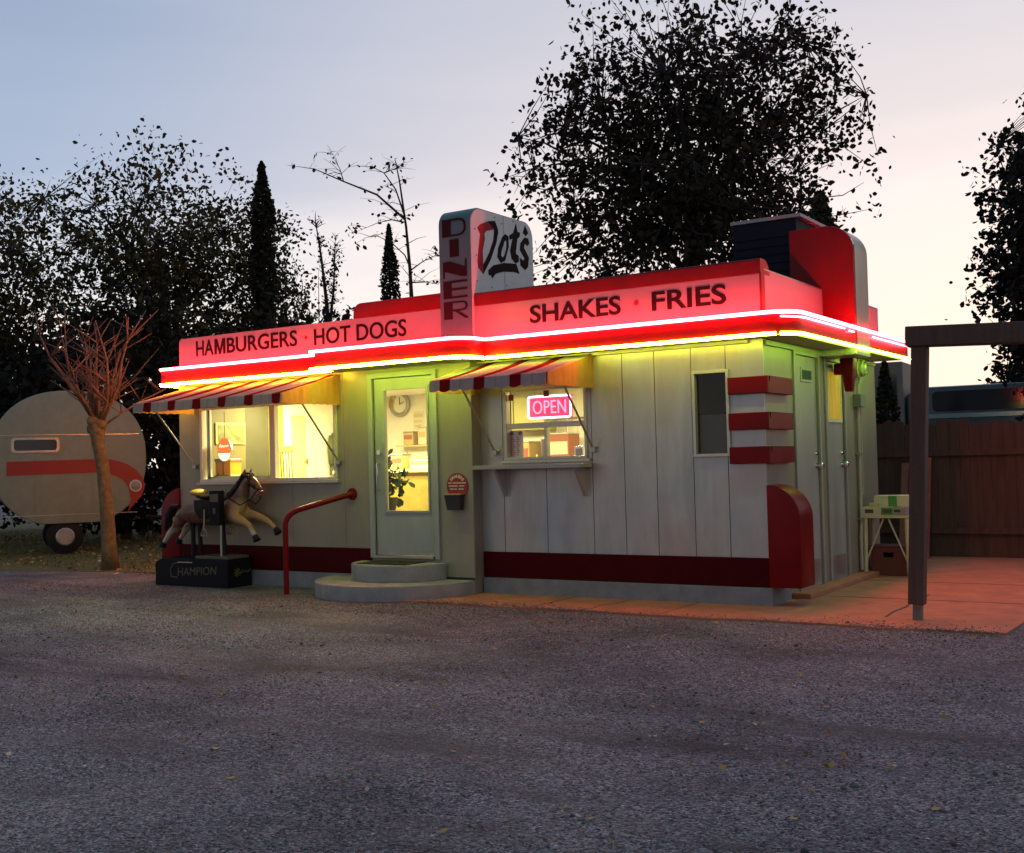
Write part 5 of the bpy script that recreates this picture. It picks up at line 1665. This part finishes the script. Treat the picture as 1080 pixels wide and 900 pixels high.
conifer('cypress', 'far tiny cypress tip beside the edge of the rooftop sign', (-21.2, 24.2, 0), 8.6, .6, 1500, .12, 35, 'cypresses behind the diner', taper=.5)
# bare poplar with two leaders
def twig_tree(name, label, base, leaders, bark, seed, leaf=.05, nleaf=300, tw_n=60, twl=.5, up=.6, group=None, leafm=LEAFO):
    rd = random.Random(seed)
    rg = np.random.default_rng(seed)
    t = thing(name, label, 'tree', base, group)
    m = MB()
    pts = []
    for path, r0 in leaders:
        n = len(path)
        m.tube(path, [r0 * (1 - .88 * i / (n - 1)) for i in range(n)], 7)
        for _ in range(tw_n):
            i = rd.randrange(n - 1)
            q = rd.random()
            p = Vector(path[i]).lerp(Vector(path[i + 1]), q)
            d = Vector((rd.gauss(0, 1), rd.gauss(0, 1), up + rd.random() * up)).normalized()
            l_ = twl * rd.uniform(.3, 1) * (1 - .5 * (i + q) / n)
            r1 = max(.006, r0 * .14)
            e_ = p + d * l_ + Vector((0, 0, -.05 * l_))
            m.tube([p, p + d * l_ * .5 + Vector((0, 0, .04 * l_)), e_], [r1, r1 * .7, r1 * .3], 4)
            pts += [p.lerp(e_, .6), e_]
    m.build('trunk', bark, t, smooth=True)
    if nleaf:
        P = np.array([list(pts[rd.randrange(len(pts))]) for _ in range(nleaf)]) + rg.normal(size=(nleaf, 3)) * .05
        V, F = leaf_quads(P, leaf, rg=rg)
        o = scatter_mesh('crown', V, F, leafm)
        o.parent = t
    return t
twig_tree('poplar', 'bare twiggy poplar with two upright leaders', (-19.9, 15.8, 0), [([(0, 0, 0), (0, 0, 4), (-.05, 0, 6.5), (-.15, -.1, 8), (-.28, -.2, 9.2)], .11), ([(0, 0, 5.6), (.15, .1, 7), (.22, .15, 8.6)], .06)], BARKD, 41, .05, 500, 150, .55, .9)
BR = Vector((.839, .544, 0))
def pxl(px_, py_, cx0=434, k=1 / 50.8, z0=7.74, y0=175):
    s_ = (px_ - cx0) * k
    return (BR.x * s_, BR.y * s_, z0 + (y0 - py_) * k)
leaders = [([(0, 0, 0), pxl(435, 400), pxl(434, 318), pxl(433, 285), pxl(430, 240), pxl(424, 190), pxl(420, 168)], .065),
           ([pxl(429, 232), pxl(400, 205), pxl(365, 190), pxl(335, 176), pxl(306, 171)], .028),
           ([pxl(365, 190), pxl(362, 178), pxl(353, 158)], .014),
           ([pxl(428, 226), pxl(420, 200), pxl(408, 182), pxl(395, 175), pxl(381, 174)], .02),
           ([pxl(408, 182), pxl(420, 178), pxl(432, 175)], .014),
           ([pxl(434, 286), pxl(447, 277), pxl(464, 269)], .018),
           ([pxl(434, 286), pxl(428, 270), pxl(415, 257), pxl(400, 249), pxl(388, 250), pxl(377, 256)], .017),
           ([pxl(428, 235), pxl(415, 232), pxl(400, 235), pxl(372, 246)], .018),
           ([pxl(434, 299), pxl(450, 299), pxl(463, 302)], .018)]
twig_tree('bare_tree', 'nearly leafless tree with long arching branches left of the sign', (-10.56, 7.95, 0), leaders, BARKD, 43, .05, 150, 12, .75, .2)
twig_tree('sapling', 'thin leafless sapling tip above the left roof line', (-13.4, 8.2, 0), [([(0, 0, 0), (.02, 0, 3.5), (.05, 0, 5.9)], .035)], BARKD, 44, .04, 14, 8, .35, .8)
# pollarded tree by the lawn, lit red by the neon
pt = thing('pollarded_tree', 'pollarded bare tree with red lit branches at the left of the diner', 'tree', (-10.92, .66, 0))
PB = mat('pollard_bark', (.15, .12, .06), .9, var=.65, vscale=14, bump=1.0, bscale=34, grime=(.04, .03, .018), gscale=7, gamt=.85)
rd = random.Random(9)
tkp = [(0, 0, -.02), (-.015, -.01, .35), (-.03, -.03, 1.0), (-.07, -.06, 1.6), (-.12, -.10, 2.0), (-.13, -.11, 2.25), (-.10, -.10, 2.48)]
tm = MB().tube(tkp, [.15, .115, .105, .10, .10, .135, .08], 14)
for q in ((-.2, -.13, 2.2, .1), (-.05, -.1, 2.28, .1), (-.13, -.2, 2.32, .085)):
    tm.ball(q[:3], q[3], 10, 7)
tm.build('trunk', PB, pt, smooth='all')
bm_ = MB()
for k in range(17):
    a_ = k * 2 * math.pi / 17 + rd.uniform(-.2, .2)
    sp_ = rd.uniform(.25, 1.15)
    p0 = Vector((-.12 + .07 * math.cos(a_), -.1 + .07 * math.sin(a_), 2.28 + rd.uniform(-.05, .12)))
    p = p0
    d = Vector((math.cos(a_) * sp_, math.sin(a_) * sp_, 1)).normalized()
    path = [p]
    L_ = rd.uniform(1.0, 2.0)
    for s_ in range(5):
        d = (d + Vector((rd.gauss(0, .2), rd.gauss(0, .2), .08))).normalized()
        p = p + d * L_ / 5
        path.append(p)
    r0 = rd.uniform(.018, .034)
    bm_.tube(path, [r0 * (1 - .15 * i) for i in range(6)], 7)
    for s_ in range(7):
        i = rd.randrange(1, 5)
        dd = (Vector((rd.gauss(0, 1), rd.gauss(0, 1), .6))).normalized()
        e_ = path[i] + dd * rd.uniform(.3, .7)
        bm_.tube([path[i], path[i].lerp(e_, .5) + Vector((0, 0, .05)), e_ + Vector((0, 0, .1))], [r0 * .5, r0 * .38, r0 * .15], 5)
bm_.build('branch', mat('branch_bark', (.16, .085, .06), .85, var=.3), pt, smooth='all')
# dark hedge and trees filling the left and right
hedges = [((-12.3, 7.3, 0), 2.0, 4.6, 'dense dark bush directly behind the left end wall'),
          ((-17.5, 6.2, 0), 2.6, 5.0, 'dense dark bush behind the white trailer'),
          ((-11.2, 9.5, 0), 2.4, 4.2, 'dense dark bush behind the roof of the left block'),
          ((-21.5, 2.8, 0), 3.0, 6.2, 'tall dark bush at the far left edge'),
          ((-25.5, 6.5, 0), 3.6, 7.4, 'tallest dark bush at the far left background')]
for i, (p, r_, h_, lb) in enumerate(hedges):
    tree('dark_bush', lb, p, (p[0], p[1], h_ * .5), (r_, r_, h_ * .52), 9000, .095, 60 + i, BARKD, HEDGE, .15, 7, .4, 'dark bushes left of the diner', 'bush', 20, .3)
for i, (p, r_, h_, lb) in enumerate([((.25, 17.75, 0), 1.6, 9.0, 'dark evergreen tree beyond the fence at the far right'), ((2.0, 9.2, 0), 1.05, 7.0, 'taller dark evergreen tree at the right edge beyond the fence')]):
    tree('evergreen_tree', lb, p, (p[0], p[1], h_ * .55), (r_, r_, h_ * .5), 14000, .075, 80 + i, BARKD, HEDGE, .2, 10, .22, 'evergreens at the right', 'tree', 20, .25)

# ================================================================ TRAILER at the left
TWIN = mat('trailer_window', (.03, .035, .04), .15)
tr = thing('camping_trailer', 'small white rounded camping trailer with a red swoosh behind the pollarded tree', 'trailer', (-14.69, 2.71, 0), rotz=R(58))
TW = mat('trailer_white', (.25, .27, .185), .5, var=.08, grime=(.38, .37, .30), gamt=.5)
prof = []
for a in np.linspace(0, 360, 64, endpoint=False):
    c_, s_ = math.cos(R(a)), math.sin(R(a))
    ex = 2 / 2.3
    prof.append((1.38 * math.copysign(abs(c_) ** ex, c_), 1.80 + 1.28 * math.copysign(abs(s_) ** ex, s_)))
prof = [(x, max(.58, z)) for x, z in prof]
MB().prism(prof, 'xz', -.02, 1.7).build('body', TW, tr, bevel=.04, smooth=True)
ring_o = [(x * 1.012, .58 + (z - .58) * 1.008) for x, z in prof]
tb_ = MB()
tb_.box(-1.25, 1.25, -.028, -.0205, 2.24, 2.255)
tb_.build('seam_trim', METAL, tr)
MB().box(-1.2, 1.2, -.028, -.0205, .74, .755).build('seam_trim', METAL, tr)
for x in (-.62, .38):
    MB().box(x - .004, x + .004, -.026, -.0205, .757, 2.238).build('panel_seam', mat('trailer_seam', (.2, .2, .17), .6) if 'trailer_seam' not in MATS else MATS['trailer_seam'], tr)
tw_o = MB().ring(rrect(-1.02, -.18, 1.92, 2.20, .07), rrect(-.97, -.23, 1.96, 2.16, .05), 'xz', -.034, -.0205).build('window', METAL, tr)
MB().prism(rrect(-.97, -.23, 1.96, 2.16, .05), 'xz', -.026, -.0208).build('pane', TWIN, tw_o)
sw = [(-1.1, 1.98), (.55, 2.0)] + [(.55 + .79 * math.sin(R(a)), 1.45 + .55 * math.cos(R(a))) for a in range(12, 91, 13)] + [(1.29, 1.28), (1.12, 1.10), (1.02, .98), (1.08, 1.22)] + [(.45 + .60 * math.sin(R(a)), 1.36 + .38 * math.cos(R(a))) for a in range(78, -1, -13)] + [(-1.1, 1.72)]
sw = [(x, z - .22) for x, z in sw]
MB().prism(sw, 'xz', -.03, -.0205).build('swoosh', mat('trailer_red', (.34, .02, .015), .5), tr)
MB().lathe([(0, -.075), (.05, -.07), (.085, -.05), (.09, -.031)], (1.17, 0, 1.25), 16, 'y').build('lamp', mat('trailer_lamp', (.35, .3, .2), .3), tr, smooth=True)
MB().lathe([(.091, -.04), (.115, -.038), (.115, -.031)], (1.17, 0, 1.25), 16, 'y').build('lamp_ring', CREAMF, tr, smooth=True)
for y in (.15, 1.5):
    w_ = MB().lathe([(0, -.09), (.24, -.09), (.33, -.07), (.33, .07), (.24, .09), (0, .09)], (-.1, y, .33), 20, 'y').build('wheel', BLACK, tr, smooth=True)
    MB().lathe([(0, -.1), (.15, -.1), (.17, -.091)], (-.1, y, .33), 14, 'y').build('hub', METAL, w_)
MB().tube([(1.45, .85, .62), (2.2, .85, .55)], .04, 8).build('tow_bar', DARKM, tr)
MB().tube([(2.1, .85, .6), (2.1, .85, .0)], .03, 8).build('jockey_leg', DARKM, tr)
